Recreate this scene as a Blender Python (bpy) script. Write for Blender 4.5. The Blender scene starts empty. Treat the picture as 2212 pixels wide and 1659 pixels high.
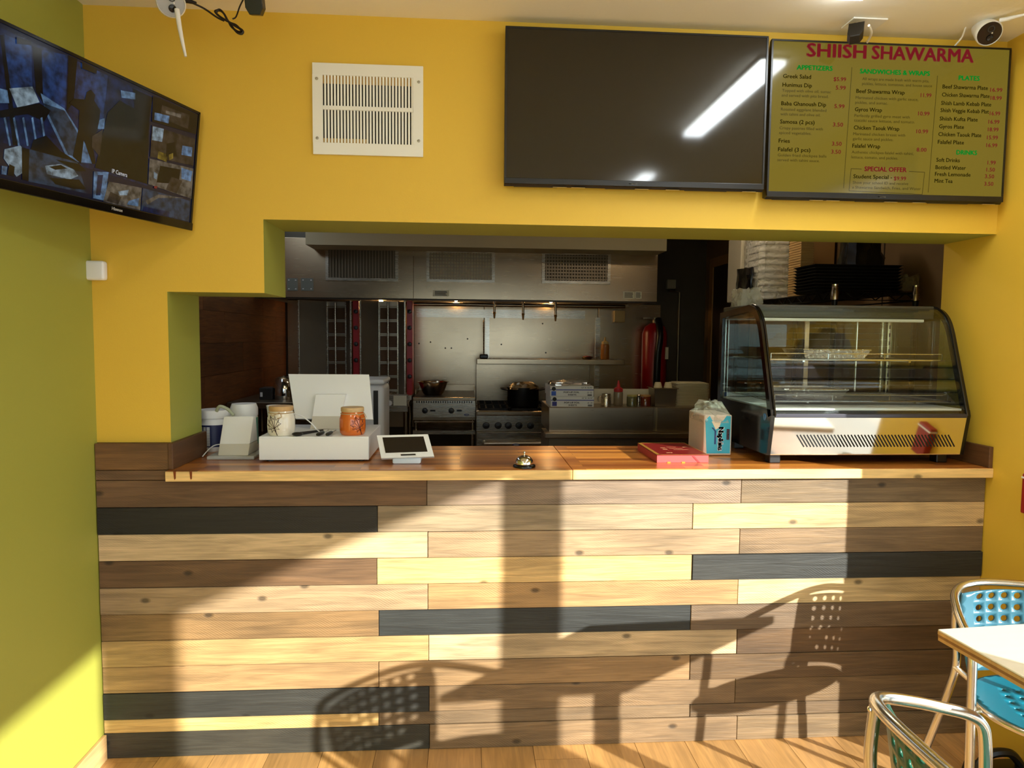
import bpy, bmesh, math, random
import numpy as np
from mathutils import Vector, Matrix, Euler
random.seed(7)
scene = bpy.context.scene
COL = scene.collection
PI = math.pi

# ------------------------------------------------------------------ camera
IMG_W, IMG_H, FPX = 2212, 1659, 1475.0
YAW, PITCH, ROLL = .067, .069, .0093
CAM = Vector((0, -2.273, 1.407))
_fw = Vector((math.sin(YAW)*math.cos(PITCH), math.cos(YAW)*math.cos(PITCH), -math.sin(PITCH)))
_rt0 = Vector((math.cos(YAW), -math.sin(YAW), 0)); _up0 = _rt0.cross(_fw)
_rt = _rt0*math.cos(ROLL)+_up0*math.sin(ROLL); _up = -_rt0*math.sin(ROLL)+_up0*math.cos(ROLL)
cd = bpy.data.cameras.new('camera'); cam = bpy.data.objects.new('camera', cd); COL.objects.link(cam)
cd.sensor_fit = 'HORIZONTAL'; cd.sensor_width = 36; cd.lens = 36*FPX/IMG_W; cd.clip_start = .05
cam.matrix_world = Matrix.Translation(CAM) @ Matrix((_rt, _up, -_fw)).transposed().to_4x4()
scene.camera = cam

# ------------------------------------------------------------------ light and exposure
SUN_DIR = Vector((-.95, 1, -.40)).normalized()
SUN_ENERGY = 10.5
SKY_STRENGTH = 2.1
LAMP_POWER = 27.0
vs = scene.view_settings
vs.view_transform = 'Standard'; vs.look = 'None'; vs.exposure = 0.35; vs.gamma = 1; vs.use_curve_mapping = False
world = bpy.data.worlds.new('world'); scene.world = world; world.use_nodes = True
bg = world.node_tree.nodes['Background']; bg.inputs[0].default_value = (.70, .86, 1, 1); bg.inputs[1].default_value = SKY_STRENGTH
sl = bpy.data.lights.new('sun', 'SUN'); sl.energy = SUN_ENERGY; sl.angle = math.radians(.6); sl.color = (1, .97, .93)
so = bpy.data.objects.new('sun', sl); COL.objects.link(so); so.location = (6, -6, 5)
so.rotation_euler = SUN_DIR.to_track_quat('-Z', 'Y').to_euler()

# ------------------------------------------------------------------ measuring helpers: a sight line of the photo met with a plane of the room
def ray(x, y): return _fw + _rt*((x-IMG_W/2)/FPX) - _up*((y-IMG_H/2)/FPX)
def PY(x, y, Y): d = ray(x, y); return CAM + d*((Y-CAM.y)/d.y)
def PZ(x, y, Z): d = ray(x, y); return CAM + d*((Z-CAM.z)/d.z)
def PX(x, y, X): d = ray(x, y); return CAM + d*((X-CAM.x)/d.x)
def PN(x, y, p0, n): d = ray(x, y); return CAM + d*((p0-CAM).dot(n)/d.dot(n))

def lin(c):
    c = c/255.0
    return c/12.92 if c <= .04045 else ((c+.055)/1.055)**2.4
def C(r, g, b): return (lin(r), lin(g), lin(b), 1)

# ------------------------------------------------------------------ materials
MATS = {}
def mat(name, col, rough=.5, metal=0, bump=0, bscale=200, var=0, vscale=6, spec=.5, trans=0, alpha=1, emit=None, estr=1, coat=0, stretch=None):
    if name in MATS: return MATS[name]
    m = bpy.data.materials.new(name); m.use_nodes = True; nt = m.node_tree
    b = nt.nodes['Principled BSDF']
    b.inputs['Base Color'].default_value = col; b.inputs['Roughness'].default_value = rough
    b.inputs['Metallic'].default_value = metal; b.inputs['Specular IOR Level'].default_value = spec
    b.inputs['Coat Weight'].default_value = coat
    if trans: b.inputs['Transmission Weight'].default_value = trans
    if emit:
        b.inputs['Emission Color'].default_value = emit; b.inputs['Emission Strength'].default_value = estr
    tc = nt.nodes.new('ShaderNodeTexCoord'); vec = tc.outputs['Object']
    if stretch:
        mp = nt.nodes.new('ShaderNodeMapping'); mp.inputs['Scale'].default_value = stretch
        nt.links.new(vec, mp.inputs[0]); vec = mp.outputs[0]
    if var:
        n = nt.nodes.new('ShaderNodeTexNoise'); n.inputs['Scale'].default_value = vscale; n.inputs['Detail'].default_value = 5
        nt.links.new(vec, n.inputs['Vector'])
        mx = nt.nodes.new('ShaderNodeMix'); mx.data_type = 'RGBA'
        mx.inputs[6].default_value = tuple(c*(1-var) for c in col[:3])+(1,); mx.inputs[7].default_value = tuple(min(1, c*(1+var)) for c in col[:3])+(1,)
        nt.links.new(n.outputs[0], mx.inputs[0]); nt.links.new(mx.outputs[2], b.inputs['Base Color'])
    if bump:
        n2 = nt.nodes.new('ShaderNodeTexNoise'); n2.inputs['Scale'].default_value = bscale; n2.inputs['Detail'].default_value = 3
        nt.links.new(vec, n2.inputs['Vector'])
        bp = nt.nodes.new('ShaderNodeBump'); bp.inputs['Strength'].default_value = bump; bp.inputs['Distance'].default_value = .01
        nt.links.new(n2.outputs[0], bp.inputs['Height']); nt.links.new(bp.outputs[0], b.inputs['Normal'])
    MATS[name] = m
    return m

def steel(name, col=(.52, .40, .26, 1), rough=.25, stretch=(1, 1, 40)):
    if name in MATS: return MATS[name]
    m = mat(name, col, rough, 1)
    nt = m.node_tree; b = nt.nodes['Principled BSDF']
    tc = nt.nodes.new('ShaderNodeTexCoord'); mp = nt.nodes.new('ShaderNodeMapping'); mp.inputs['Scale'].default_value = stretch
    n = nt.nodes.new('ShaderNodeTexNoise'); n.inputs['Scale'].default_value = 6; n.inputs['Detail'].default_value = 6
    nt.links.new(tc.outputs['Object'], mp.inputs[0]); nt.links.new(mp.outputs[0], n.inputs['Vector'])
    r = nt.nodes.new('ShaderNodeMapRange'); r.inputs['To Min'].default_value = rough-.03; r.inputs['To Max'].default_value = rough+.05
    nt.links.new(n.outputs[0], r.inputs[0]); nt.links.new(r.outputs[0], b.inputs['Roughness'])
    n3 = nt.nodes.new('ShaderNodeTexNoise'); n3.inputs['Scale'].default_value = 1.6; n3.inputs['Detail'].default_value = 3
    nt.links.new(tc.outputs['Object'], n3.inputs['Vector'])
    mx = nt.nodes.new('ShaderNodeMix'); mx.data_type = 'RGBA'
    mx.inputs[6].default_value = tuple(c*.5 for c in col[:3])+(1,); mx.inputs[7].default_value = tuple(min(1, c*1.4) for c in col[:3])+(1,)
    nt.links.new(n3.outputs[0], mx.inputs[0]); nt.links.new(mx.outputs[2], b.inputs['Base Color'])
    return m

def wood(name, axis=0, rough=.62, grain=1.0, knots=True, saw=.5, coat=0, bumps=.25, base=None):
    """grain along the given local axis; tint from the object's own colour unless base is given"""
    if name in MATS: return MATS[name]
    m = bpy.data.materials.new(name); m.use_nodes = True; nt = m.node_tree; L = nt.links
    b = nt.nodes['Principled BSDF']; b.inputs['Roughness'].default_value = rough; b.inputs['Coat Weight'].default_value = coat
    b.inputs['Coat Roughness'].default_value = .15
    tc = nt.nodes.new('ShaderNodeTexCoord'); oi = nt.nodes.new('ShaderNodeObjectInfo')
    add = nt.nodes.new('ShaderNodeVectorMath'); add.operation = 'ADD'
    mul = nt.nodes.new('ShaderNodeMath'); mul.operation = 'MULTIPLY'; mul.inputs[1].default_value = 57.3
    cmb = nt.nodes.new('ShaderNodeCombineXYZ')
    L.new(oi.outputs['Random'], mul.inputs[0])
    for i in range(3): L.new(mul.outputs[0], cmb.inputs[i])
    L.new(tc.outputs['Object'], add.inputs[0]); L.new(cmb.outputs[0], add.inputs[1])
    def mapped(sc):
        mp = nt.nodes.new('ShaderNodeMapping'); s = [sc[1]]*3; s[axis] = sc[0]
        mp.inputs['Scale'].default_value = s; L.new(add.outputs[0], mp.inputs[0]); return mp.outputs[0]
    def noise(vec, scale, detail=6, dist=0):
        n = nt.nodes.new('ShaderNodeTexNoise'); n.inputs['Scale'].default_value = scale; n.inputs['Detail'].default_value = detail
        n.inputs['Distortion'].default_value = dist; L.new(vec, n.inputs['Vector']); return n.outputs[0]
    def rng(v, a, bb, c, d):
        r = nt.nodes.new('ShaderNodeMapRange'); r.inputs[1].default_value = a; r.inputs[2].default_value = bb
        r.inputs[3].default_value = c; r.inputs[4].default_value = d; L.new(v, r.inputs[0]); return r.outputs[0]
    def mulv(a, bb):
        k = nt.nodes.new('ShaderNodeMath'); k.operation = 'MULTIPLY'; L.new(a, k.inputs[0]); L.new(bb, k.inputs[1]); return k.outputs[0]
    g1 = noise(mapped((1.2, 16)), 3.0, 8, 1.2); g2 = noise(mapped((4, 120)), 3.0, 4); g3 = noise(mapped((.9, 2.2)), 3.0, 3)
    v = mulv(rng(g1, .3, .7, 1-.32*grain, 1+.26*grain), rng(g2, .3, .7, 1-.14*grain, 1+.12*grain))
    v = mulv(v, rng(g3, .3, .7, .78, 1.22))
    if saw:
        wv = nt.nodes.new('ShaderNodeTexWave'); wv.inputs['Scale'].default_value = 48; wv.inputs['Distortion'].default_value = .8; wv.inputs['Detail'].default_value = 3
        mp = nt.nodes.new('ShaderNodeMapping'); mp.inputs['Rotation'].default_value = (0, 1.0, 0) if axis == 0 else (0, 0, .75)
        L.new(add.outputs[0], mp.inputs[0]); L.new(mp.outputs[0], wv.inputs['Vector'])
        msk = rng(noise(mapped((1.5, 3)), 2, 2), .5, .66, 0, 1)
        w2 = mulv(rng(wv.outputs['Fac'], 0, 1, -.10*saw, .08*saw), msk)
        a1 = nt.nodes.new('ShaderNodeMath'); a1.operation = 'ADD'; a1.inputs[1].default_value = 1; L.new(w2, a1.inputs[0]); v = mulv(v, a1.outputs[0])
    if knots:
        vo = nt.nodes.new('ShaderNodeTexVoronoi'); vo.inputs['Scale'].default_value = 2.5; vo.inputs['Randomness'].default_value = 1
        vo.voronoi_dimensions = '2D'; mk = nt.nodes.new('ShaderNodeMapping'); mk.vector_type = 'POINT'; mk.inputs['Rotation'].default_value = (-PI/2, 0, 0); mk.inputs['Scale'].default_value = (1.0, 1, 1.7)
        L.new(add.outputs[0], mk.inputs[0]); L.new(mk.outputs[0], vo.inputs['Vector'])
        v = mulv(v, rng(vo.outputs['Distance'], .02, .05, .32, 1))
    cl = nt.nodes.new('ShaderNodeMix'); cl.data_type = 'RGBA'; cl.blend_type = 'MULTIPLY'; cl.inputs[0].default_value = 1
    if base: cl.inputs[6].default_value = base
    else: L.new(oi.outputs['Color'], cl.inputs[6])
    L.new(v, cl.inputs[7]); L.new(cl.outputs[2], b.inputs['Base Color'])
    bp = nt.nodes.new('ShaderNodeBump'); bp.inputs['Strength'].default_value = bumps; bp.inputs['Distance'].default_value = .004
    L.new(v, bp.inputs['Height']); L.new(bp.outputs[0], b.inputs['Normal'])
    MATS[name] = m
    return m

def glass(name, tint=(.96, .98, .97, 1), ior=1.45, rough=.01, gl=(1, 1, 1, 1)):
    """clear sheet: transparent with a fresnel mirror on top"""
    if name in MATS: return MATS[name]
    m = bpy.data.materials.new(name); m.use_nodes = True; nt = m.node_tree
    nt.nodes.clear()
    out = nt.nodes.new('ShaderNodeOutputMaterial'); mx = nt.nodes.new('ShaderNodeMixShader')
    t = nt.nodes.new('ShaderNodeBsdfTransparent'); t.inputs[0].default_value = tint
    g = nt.nodes.new('ShaderNodeBsdfGlossy'); g.inputs['Roughness'].default_value = rough; g.inputs['Color'].default_value = gl
    f = nt.nodes.new('ShaderNodeFresnel'); ge = nt.nodes.new('ShaderNodeNewGeometry')     # same mirror from either side of the sheet
    mr = nt.nodes.new('ShaderNodeMapRange'); mr.inputs[3].default_value = ior; mr.inputs[4].default_value = 1/ior
    nt.links.new(ge.outputs['Backfacing'], mr.inputs[0]); nt.links.new(mr.outputs[0], f.inputs[0])
    nt.links.new(f.outputs[0], mx.inputs[0]); nt.links.new(t.outputs[0], mx.inputs[1]); nt.links.new(g.outputs[0], mx.inputs[2])
    nt.links.new(mx.outputs[0], out.inputs[0]); MATS[name] = m
    return m

def film(name, col, dens=.35, rough=.2):
    """thin translucent plastic film"""
    if name in MATS: return MATS[name]
    m = bpy.data.materials.new(name); m.use_nodes = True; nt = m.node_tree; b = nt.nodes['Principled BSDF']
    b.inputs['Base Color'].default_value = col; b.inputs['Roughness'].default_value = rough
    tc = nt.nodes.new('ShaderNodeTexCoord'); n2 = nt.nodes.new('ShaderNodeTexNoise'); n2.inputs['Scale'].default_value = 22; n2.inputs['Detail'].default_value = 3; n2.inputs['Distortion'].default_value = 1.5
    nt.links.new(tc.outputs['Object'], n2.inputs['Vector'])
    bp = nt.nodes.new('ShaderNodeBump'); bp.inputs['Strength'].default_value = 1; bp.inputs['Distance'].default_value = .02
    nt.links.new(n2.outputs[0], bp.inputs['Height']); nt.links.new(bp.outputs[0], b.inputs['Normal'])
    t = nt.nodes.new('ShaderNodeBsdfTransparent'); mx = nt.nodes.new('ShaderNodeMixShader'); mx.inputs[0].default_value = dens
    out = nt.nodes['Material Output']
    nt.links.new(t.outputs[0], mx.inputs[1]); nt.links.new(b.outputs[0], mx.inputs[2]); nt.links.new(mx.outputs[0], out.inputs[0])
    MATS[name] = m
    return m

def emis(name, col, s=1, rough=.12, spec=.5):
    """a lit display behind a glossy sheet"""
    return mat(name, (.004, .004, .004, 1), rough, 0, spec=spec, emit=col, estr=s)

# ------------------------------------------------------------------ mesh builder
def frame(o, x, y, z): return Matrix.Translation(o) @ Matrix((x, y, z)).transposed().to_4x4()
class MB:
    def __init__(s): s.bm = bmesh.new()
    def _fin(s, vs, mi, M):
        if M is not None: bmesh.ops.transform(s.bm, matrix=M, verts=vs)
        for f in set(f for v in vs for f in v.link_faces): f.material_index = mi
        return s
    def box(s, x0, x1, y0, y1, z0, z1, bev=0, mi=0, M=None, seg=2):
        v = [s.bm.verts.new((x, y, z)) for x in (x0, x1) for y in (y0, y1) for z in (z0, z1)]
        fs = [s.bm.faces.new([v[i] for i in q]) for q in ((0, 1, 3, 2), (4, 6, 7, 5), (0, 4, 5, 1), (2, 3, 7, 6), (0, 2, 6, 4), (1, 5, 7, 3))]
        if bev:
            es = list(set(e for f in fs for e in f.edges))
            r = bmesh.ops.bevel(s.bm, geom=es+v, offset=bev, segments=seg, affect='EDGES', profile=.5)
            v = list(set(x for f in r['faces'] for x in f.verts) | set(x for x in v if x.is_valid))
            seen = set(v); st = list(v)
            while st:
                q = st.pop()
                for e in q.link_edges:
                    w = e.other_vert(q)
                    if w not in seen: seen.add(w); st.append(w)
            v = list(seen)
        return s._fin(v, mi, M)
    def hexa(s, pts, mi=0):
        """8 corners: bottom four then top four, both in order"""
        v = [s.bm.verts.new(p) for p in pts]
        for q in ((3, 2, 1, 0), (4, 5, 6, 7), (0, 1, 5, 4), (1, 2, 6, 5), (2, 3, 7, 6), (3, 0, 4, 7)):
            f = s.bm.faces.new([v[i] for i in q]); f.material_index = mi
        return s
    def poly(s, pts, mi=0):
        f = s.bm.faces.new([s.bm.verts.new(p) for p in pts]); f.material_index = mi; return s
    def prism(s, pts, ax, lo, hi, mi=0, M=None, bev=0):
        """polygon in the plane across axis ax, pushed from lo to hi"""
        def mk(p, h):
            q = list(p); q.insert(ax, h); return q
        a = [s.bm.verts.new(mk(p, lo)) for p in pts]; b = [s.bm.verts.new(mk(p, hi)) for p in pts]
        n = len(pts); fs = [s.bm.faces.new(a), s.bm.faces.new(b[::-1])]
        for i in range(n): fs.append(s.bm.faces.new((a[i], b[i], b[(i+1) % n], a[(i+1) % n])))
        bmesh.ops.recalc_face_normals(s.bm, faces=fs)
        v = a+b
        if bev:
            es = list(set(e for f in fs[:2] for e in f.edges))
            r = bmesh.ops.bevel(s.bm, geom=es, offset=bev, segments=2, affect='EDGES', profile=.5)
            v = list(set(x for x in v if x.is_valid) | set(x for f in r['faces'] for x in f.verts))
        return s._fin(v, mi, M)
    def tube(s, pts, r, seg=8, closed=False, mi=0, M=None, cap=True):
        pts = [Vector(p) for p in pts]; n = len(pts); rr = r if isinstance(r, (list, tuple)) else [r]*n
        rings = []; prev = None
        for i, p in enumerate(pts):
            a = pts[i-1] if (i or closed) else p; b = pts[(i+1) % n] if (i < n-1 or closed) else p
            t = (b-a).normalized() if (b-a).length > 1e-9 else Vector((0, 0, 1))
            if prev is None:
                u = t.cross(Vector((0, 0, 1)))
                if u.length < .05: u = t.cross(Vector((0, 1, 0)))
            else: u = prev-t*prev.dot(t)
            u.normalize(); prev = u; w = t.cross(u)
            rings.append([s.bm.verts.new(p+(u*math.cos(2*PI*k/seg)+w*math.sin(2*PI*k/seg))*rr[i]) for k in range(seg)])
        m = n if closed else n-1
        for i in range(m):
            A, B = rings[i], rings[(i+1) % n]
            for k in range(seg): s.bm.faces.new((A[k], B[k], B[(k+1) % seg], A[(k+1) % seg]))
        if cap and not closed: s.bm.faces.new(rings[0]); s.bm.faces.new(rings[-1][::-1])
        v = [x for q in rings for x in q]
        return s._fin(v, mi, M)
    def cyl(s, p0, p1, r0, r1=None, seg=16, mi=0, M=None): return s.tube([p0, p1], [r0, r0 if r1 is None else r1], seg, mi=mi, M=M)
    def lathe(s, prof, c=(0, 0, 0), seg=24, mi=0, M=None, axis=None):
        rings = []
        for (r, z) in prof: rings.append([s.bm.verts.new((max(r, 1e-4)*math.cos(2*PI*k/seg), max(r, 1e-4)*math.sin(2*PI*k/seg), z)) for k in range(seg)])
        for A, B in zip(rings, rings[1:]):
            for k in range(seg): s.bm.faces.new((A[k], A[(k+1) % seg], B[(k+1) % seg], B[k]))
        v = [x for q in rings for x in q]
        T = Matrix.Translation(Vector(c))
        if axis is not None: T = T @ Vector(axis).normalized().to_track_quat('Z', 'Y').to_matrix().to_4x4()
        bmesh.ops.transform(s.bm, matrix=T, verts=v)
        return s._fin(v, mi, M)
    def ball(s, c, r, mi=0, seg=12, sc=(1, 1, 1), M=None):
        r_ = bmesh.ops.create_uvsphere(s.bm, u_segments=seg, v_segments=max(6, seg//2), radius=r)
        T = Matrix.Translation(Vector(c)) @ Matrix.Diagonal((*sc, 1))
        bmesh.ops.transform(s.bm, matrix=T, verts=r_['verts'])
        return s._fin(r_['verts'], mi, M)
    def text(s, txt, M, width=None, height=None, align='LEFT', bold=0, mi=0, size=.1, thick=0):
        cu = bpy.data.curves.new('t', 'FONT'); cu.body = txt; cu.size = 1; cu.align_x = 'LEFT'; cu.resolution_u = 2
        cu.extrude = 0
        o = bpy.data.objects.new('t', cu); COL.objects.link(o)
        me = bpy.data.meshes.new_from_object(o.evaluated_get(bpy.context.evaluated_depsgraph_get()))
        COL.objects.unlink(o); bpy.data.objects.remove(o)
        co = np.empty(len(me.vertices)*3); me.vertices.foreach_get('co', co); co = co.reshape(-1, 3)
        if len(co) == 0: return s
        x0, x1 = co[:, 0].min(), co[:, 0].max()
        sy = (height/.69) if height else size; sx = (width/(x1-x0)) if width else sy
        ax = {'LEFT': x0, 'CENTER': (x0+x1)/2, 'RIGHT': x1}[align]
        nf = len(s.bm.faces); w = bold*1.2                                # heavier strokes: the same outline printed a few times, a hair apart
        for k, (ox, oy) in enumerate(((0, 0),) if not bold else ((-w, -w*.6), (w, -w*.6), (-w, w*.6), (w, w*.6))):
            m2 = me.copy(); m2.transform(M @ Matrix.Diagonal((sx, sy, 1, 1)) @ Matrix.Translation((ox-ax, oy, k*.00002/max(sx, 1e-6)*0))); s.bm.from_mesh(m2); bpy.data.meshes.remove(m2)
        bpy.data.meshes.remove(me)
        s.bm.faces.ensure_lookup_table()
        for f in s.bm.faces[nf:]: f.material_index = mi
        return s
    def build(s, name, m, parent=None, smooth=False, local=False, recalc=True, angle=40):
        if recalc: bmesh.ops.recalc_face_normals(s.bm, faces=s.bm.faces)
        me = bpy.data.meshes.new(name); s.bm.to_mesh(me); s.bm.free()
        for q in (m if isinstance(m, (list, tuple)) else [m]): me.materials.append(q)
        o = bpy.data.objects.new(name, me); COL.objects.link(o)
        if parent is not None:
            o.parent = parent
            if not local:
                L = Vector((0, 0, 0)); p = parent
                while p is not None: L += p.location; p = p.parent
                me.transform(Matrix.Translation(-L))
        elif not local:
            co = np.empty(len(me.vertices)*3); me.vertices.foreach_get('co', co); co = co.reshape(-1, 3)
            c = Vector(((co[:, 0].min()+co[:, 0].max())/2, (co[:, 1].min()+co[:, 1].max())/2, co[:, 2].min()))
            me.transform(Matrix.Translation(-c)); o.location = c
        if smooth:
            for p in me.polygons: p.use_smooth = True
            me.set_sharp_from_angle(angle=math.radians(angle))
        return o

def tag(o, label, cat, group=None):
    o['label'] = label; o['category'] = cat
    if group: o['group'] = group
    return o
def thing(name, label, cat, loc=(0, 0, 0), rz=0, group=None):
    o = bpy.data.objects.new(name, None); COL.objects.link(o); o.location = loc; o.rotation_euler = (0, 0, rz); o.empty_display_size = .05
    return tag(o, label, cat, group)
def struct(o): o['kind'] = 'structure'; return o
def copyobj(o, loc, parent=None, color=None):
    c = o.copy(); COL.objects.link(c); c.location = loc
    if parent is not None: c.parent = parent
    return c
def bez(pts, n=10):
    """smooth path through points"""
    pts = [Vector(p) for p in pts]; out = []
    for i in range(len(pts)-1):
        p0 = pts[max(i-1, 0)]; p1 = pts[i]; p2 = pts[i+1]; p3 = pts[min(i+2, len(pts)-1)]
        for k in range(n):
            t = k/n
            out.append(.5*((2*p1)+(p2-p0)*t+(2*p0-5*p1+4*p2-p3)*t*t+(3*p1-p0-3*p2+p3)*t**3))
    out.append(pts[-1]); return out

# ------------------------------------------------------------------ room numbers (metres)
XL, XR, HC = -1.19, 1.825, 2.42
XA, XB, ZT, ZS, T = -.653, -.958, 1.776, 1.541, .259     # stepped opening in the front wall
ZC1 = 1.054                                               # bottom of the painted wall at the left
ZTOP = .968                                               # counter top
YB = -4.6                                                 # wall behind the camera
KL, KR, KY = -1.57, 2.15, 3.8                             # kitchen walls

yellow = mat('yellow_paint', C(226, 184, 60), .55, bump=.05, bscale=350)
green = mat('green_paint', C(160, 160, 66), .55, bump=.05, bscale=350)
ceil_m = mat('ceiling_paint', C(244, 238, 224), .8, bump=.04, bscale=120)
dark_wall = mat('kitchen_wall_paint', C(66, 58, 44), .7, var=.2)
brown_wall = mat('brown_kitchen_panel', C(120, 92, 58), .7, var=.12)
white_pl = mat('white_plastic', C(238, 237, 234), .35)
white_mt = mat('white_metal', C(240, 238, 230), .4)
black_pl = mat('black_plastic', C(20, 18, 16), .35)
black_gl = mat('black_gloss', C(14, 12, 11), .12)
dark_grey = mat('dark_grey_plastic', C(45, 42, 38), .4)
chrome = mat('chrome', (.80, .80, .78, 1), .08, 1)
alu = mat('polished_aluminium', (.80, .79, .76, 1), .2, 1)
st = steel('stainless_steel'); st_h = steel('stainless_brushed', (.50, .40, .27, 1), .28, (1, 40, 40)); st_d = steel('stainless_dull', (.28, .22, .15, 1), .36)
st_b = steel('stainless_bright', (.60, .53, .42, 1), .26, (1, 40, 40))

# ================================================================== structure
def wall_front():
    b = MB()
    b.prism([(XL, ZC1), (XB, ZC1), (XB, ZS), (XA, ZS), (XA, ZT), (XR, ZT), (XR, HC), (XL, HC)], 1, 0, T)
    b.bm.normal_update(); b.bm.faces.ensure_lookup_table()
    bmesh.ops.recalc_face_normals(b.bm, faces=b.bm.faces)
    for f in b.bm.faces:
        if abs(f.normal.y) < .5: f.material_index = 1
        elif f.normal.y > .5: f.material_index = 2
    return struct(b.build('wall_front', [yellow, green, dark_wall], recalc=False))
wall_front()
struct(MB().box(XL-.12, XL, YB, T, 0, HC).build('wall_left', green))
struct(MB().box(XL-.12, KR+.1, YB-.15, KY+.1, HC, HC+.1).build('ceiling', ceil_m))

# right wall with the street windows; the frame bars throw the upright shadows on the planks
def ysun(px): return -.02-(XR-PY(px, 1200, -.02).x)/.95
WIN = [(ysun(1170)+.0, ysun(1825)), (ysun(335), ysun(1082)), (-3.9, ysun(205))]
WSILL, WHEAD = .10, 2.2
wr = MB(); TH = .07
wr.box(XR, XR+TH, YB, T, WHEAD, HC); wr.box(XR, XR+TH, YB, T, 0, WSILL)
edges = [YB]+[e for w in sorted(WIN) for e in w]+[T]
for i in range(0, len(edges), 2): wr.box(XR, XR+TH, edges[i], edges[i+1], WSILL, WHEAD)
wr.box(XR+TH, KR+.1, -.12, T, 0, HC)
struct(wr.build('wall_right', yellow))
wglass = glass('window_glass'); frame_m = mat('window_frame_metal', C(60, 56, 52), .4, .6)
for i, (a, c) in enumerate(WIN):
    w = MB().box(XR+.02, XR+.05, a, c, WSILL, WSILL+.03).box(XR+.02, XR+.05, a, c, WHEAD-.03, WHEAD)
    w = struct(w.build('window_%d' % (i+1), frame_m))
    MB().box(XR+.033, XR+.037, a, c, WSILL+.03, WHEAD-.03).build('pane', wglass, w)
# unseen canopy, added so its outer edge makes the slanting top of the sunlight
_p = PY(1080, 1040, -.02); CX = XR+1.15; _t = (CX-_p.x)/.95; CZ = _p.z+_t*.40
struct(MB().box(XR+TH, CX, YB-.5, 1.0, CZ, CZ+.12).build('added_canopy', mat('added_canopy_metal', C(120, 118, 112), .6)))
# wall behind the camera: a shop window
wb = MB()
wb.box(XL-.12, XR+TH, YB-.1, YB, 2.25, HC).box(XL-.12, XR+TH, YB-.1, YB, 0, .12).box(XL-.12, XL+.1, YB-.1, YB, .12, 2.25).box(XR-.1, XR+TH, YB-.1, YB, .12, 2.25)
for x in (-.2, .85): wb.box(x-.04, x+.04, YB-.1, YB, .12, 2.25)
struct(wb.build('wall_back', yellow))
for i, (a, c) in enumerate(((XL+.1, -.24), (-.16, .81), (.89, XR-.1))):
    w = struct(MB().box(a, c, YB-.06, YB-.03, .12, .16).box(a, c, YB-.06, YB-.03, 2.21, 2.25).build('window_%d' % (i+4), frame_m))
    MB().box(a, c, YB-.047, YB-.043, .16, 2.21).build('pane', wglass, w)
struct(MB().box(-14, 16, -18, KY+8, -.14, -.10).build('pavement', mat('pavement', C(168, 160, 148), .9, var=.12, vscale=2)))

# floor with boards running away from the camera
floor = struct(MB().box(XL-.12, KR+.1, YB-.15, KY+.1, -.1, -.006).build('floor', mat('floor_base', C(150, 108, 62), .5, var=.1)))
fw_m = wood('floor_wood', axis=1, rough=.38, grain=.55, knots=False, saw=0, bumps=.08)
x = XL; i = 0
while x < XR-.01:
    w = min(.178, XR-x); y = -1.45-random.random()*.5
    while y < -.021:
        L = random.choice((.62, .8, .95)); y1 = min(y+L, 0.0)
        o = MB().box(x+.0008, x+w-.0008, y+.0008, y1-.0008, -.006, 0).build('floor_board', fw_m, floor)
        k = random.uniform(.86, 1.14); o.color = (lin(198)*k, lin(150)*k, lin(92)*k*random.uniform(.94, 1.06), 1)
        y = y1
    x += w; i += 1
struct(MB().box(XL, XL+.012, YB, -.022, 0, .085, .002).build('baseboard_left', wood('base_wood', 1, .5, .5, False, 0, base=C(214, 172, 116))))

# kitchen shell
struct(MB().box(XL-.5, KR+.1, KY, KY+.1, 0, HC).build('wall_kitchen_back', dark_wall))
kl = struct(MB().box(KL-.1, KL-.012, T, KY, 0, HC).box(KL-.1, XL, T-.06, T, 0, HC).build('wall_kitchen_left', dark_wall))
kw = wood('wall_plank_wood', axis=1, rough=.5, grain=1.0, knots=False, saw=.3)
for r in range(9):
    y = T+.0-(r % 3)*.36
    while y < KY:
        a = max(y, T); c = min(y+1.2, KY)
        if c-a > .02:
            o = MB().box(KL-.012, KL, a+.001, c-.001, .55+r*.2+.001, .55+(r+1)*.2-.001 if r < 8 else HC, .001).build('wall_plank', kw, kl)
            k = random.uniform(.7, 1.25); o.color = (lin(124)*k, lin(76)*k, lin(38)*k, 1)
        y += 1.2
kr = struct(MB().box(KR, KR+.1, T, KY, 0, HC).build('wall_kitchen_right', brown_wall))
for Y in (1.15, 2.1): MB().box(KR-.004, KR, Y, Y+.006, 0, HC).build('panel_joint', dark_wall, kr)
# dark door with its frame in the right kitchen wall
dr = struct(MB().box(KR-.02, KR, 2.75, 3.55, 0, 2.02).build('door_1', mat('dark_door', C(52, 34, 24), .5)))
fm = mat('door_frame_wood', C(150, 110, 60), .5)
for a, c in ((2.67, 2.75), (3.55, 3.63)): MB().box(KR-.03, KR, a, c, 0, 2.10, .003).build('door_frame', fm, dr)
MB().box(KR-.03, KR, 2.75, 3.55, 2.02, 2.10, .003).build('door_frame', fm, dr)
MB().cyl((KR-.02, 2.85, 1.0), (KR-.07, 2.85, 1.0), .012).ball((KR-.08, 2.85, 1.0), .028).build('door_knob', st, dr, True)

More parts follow.
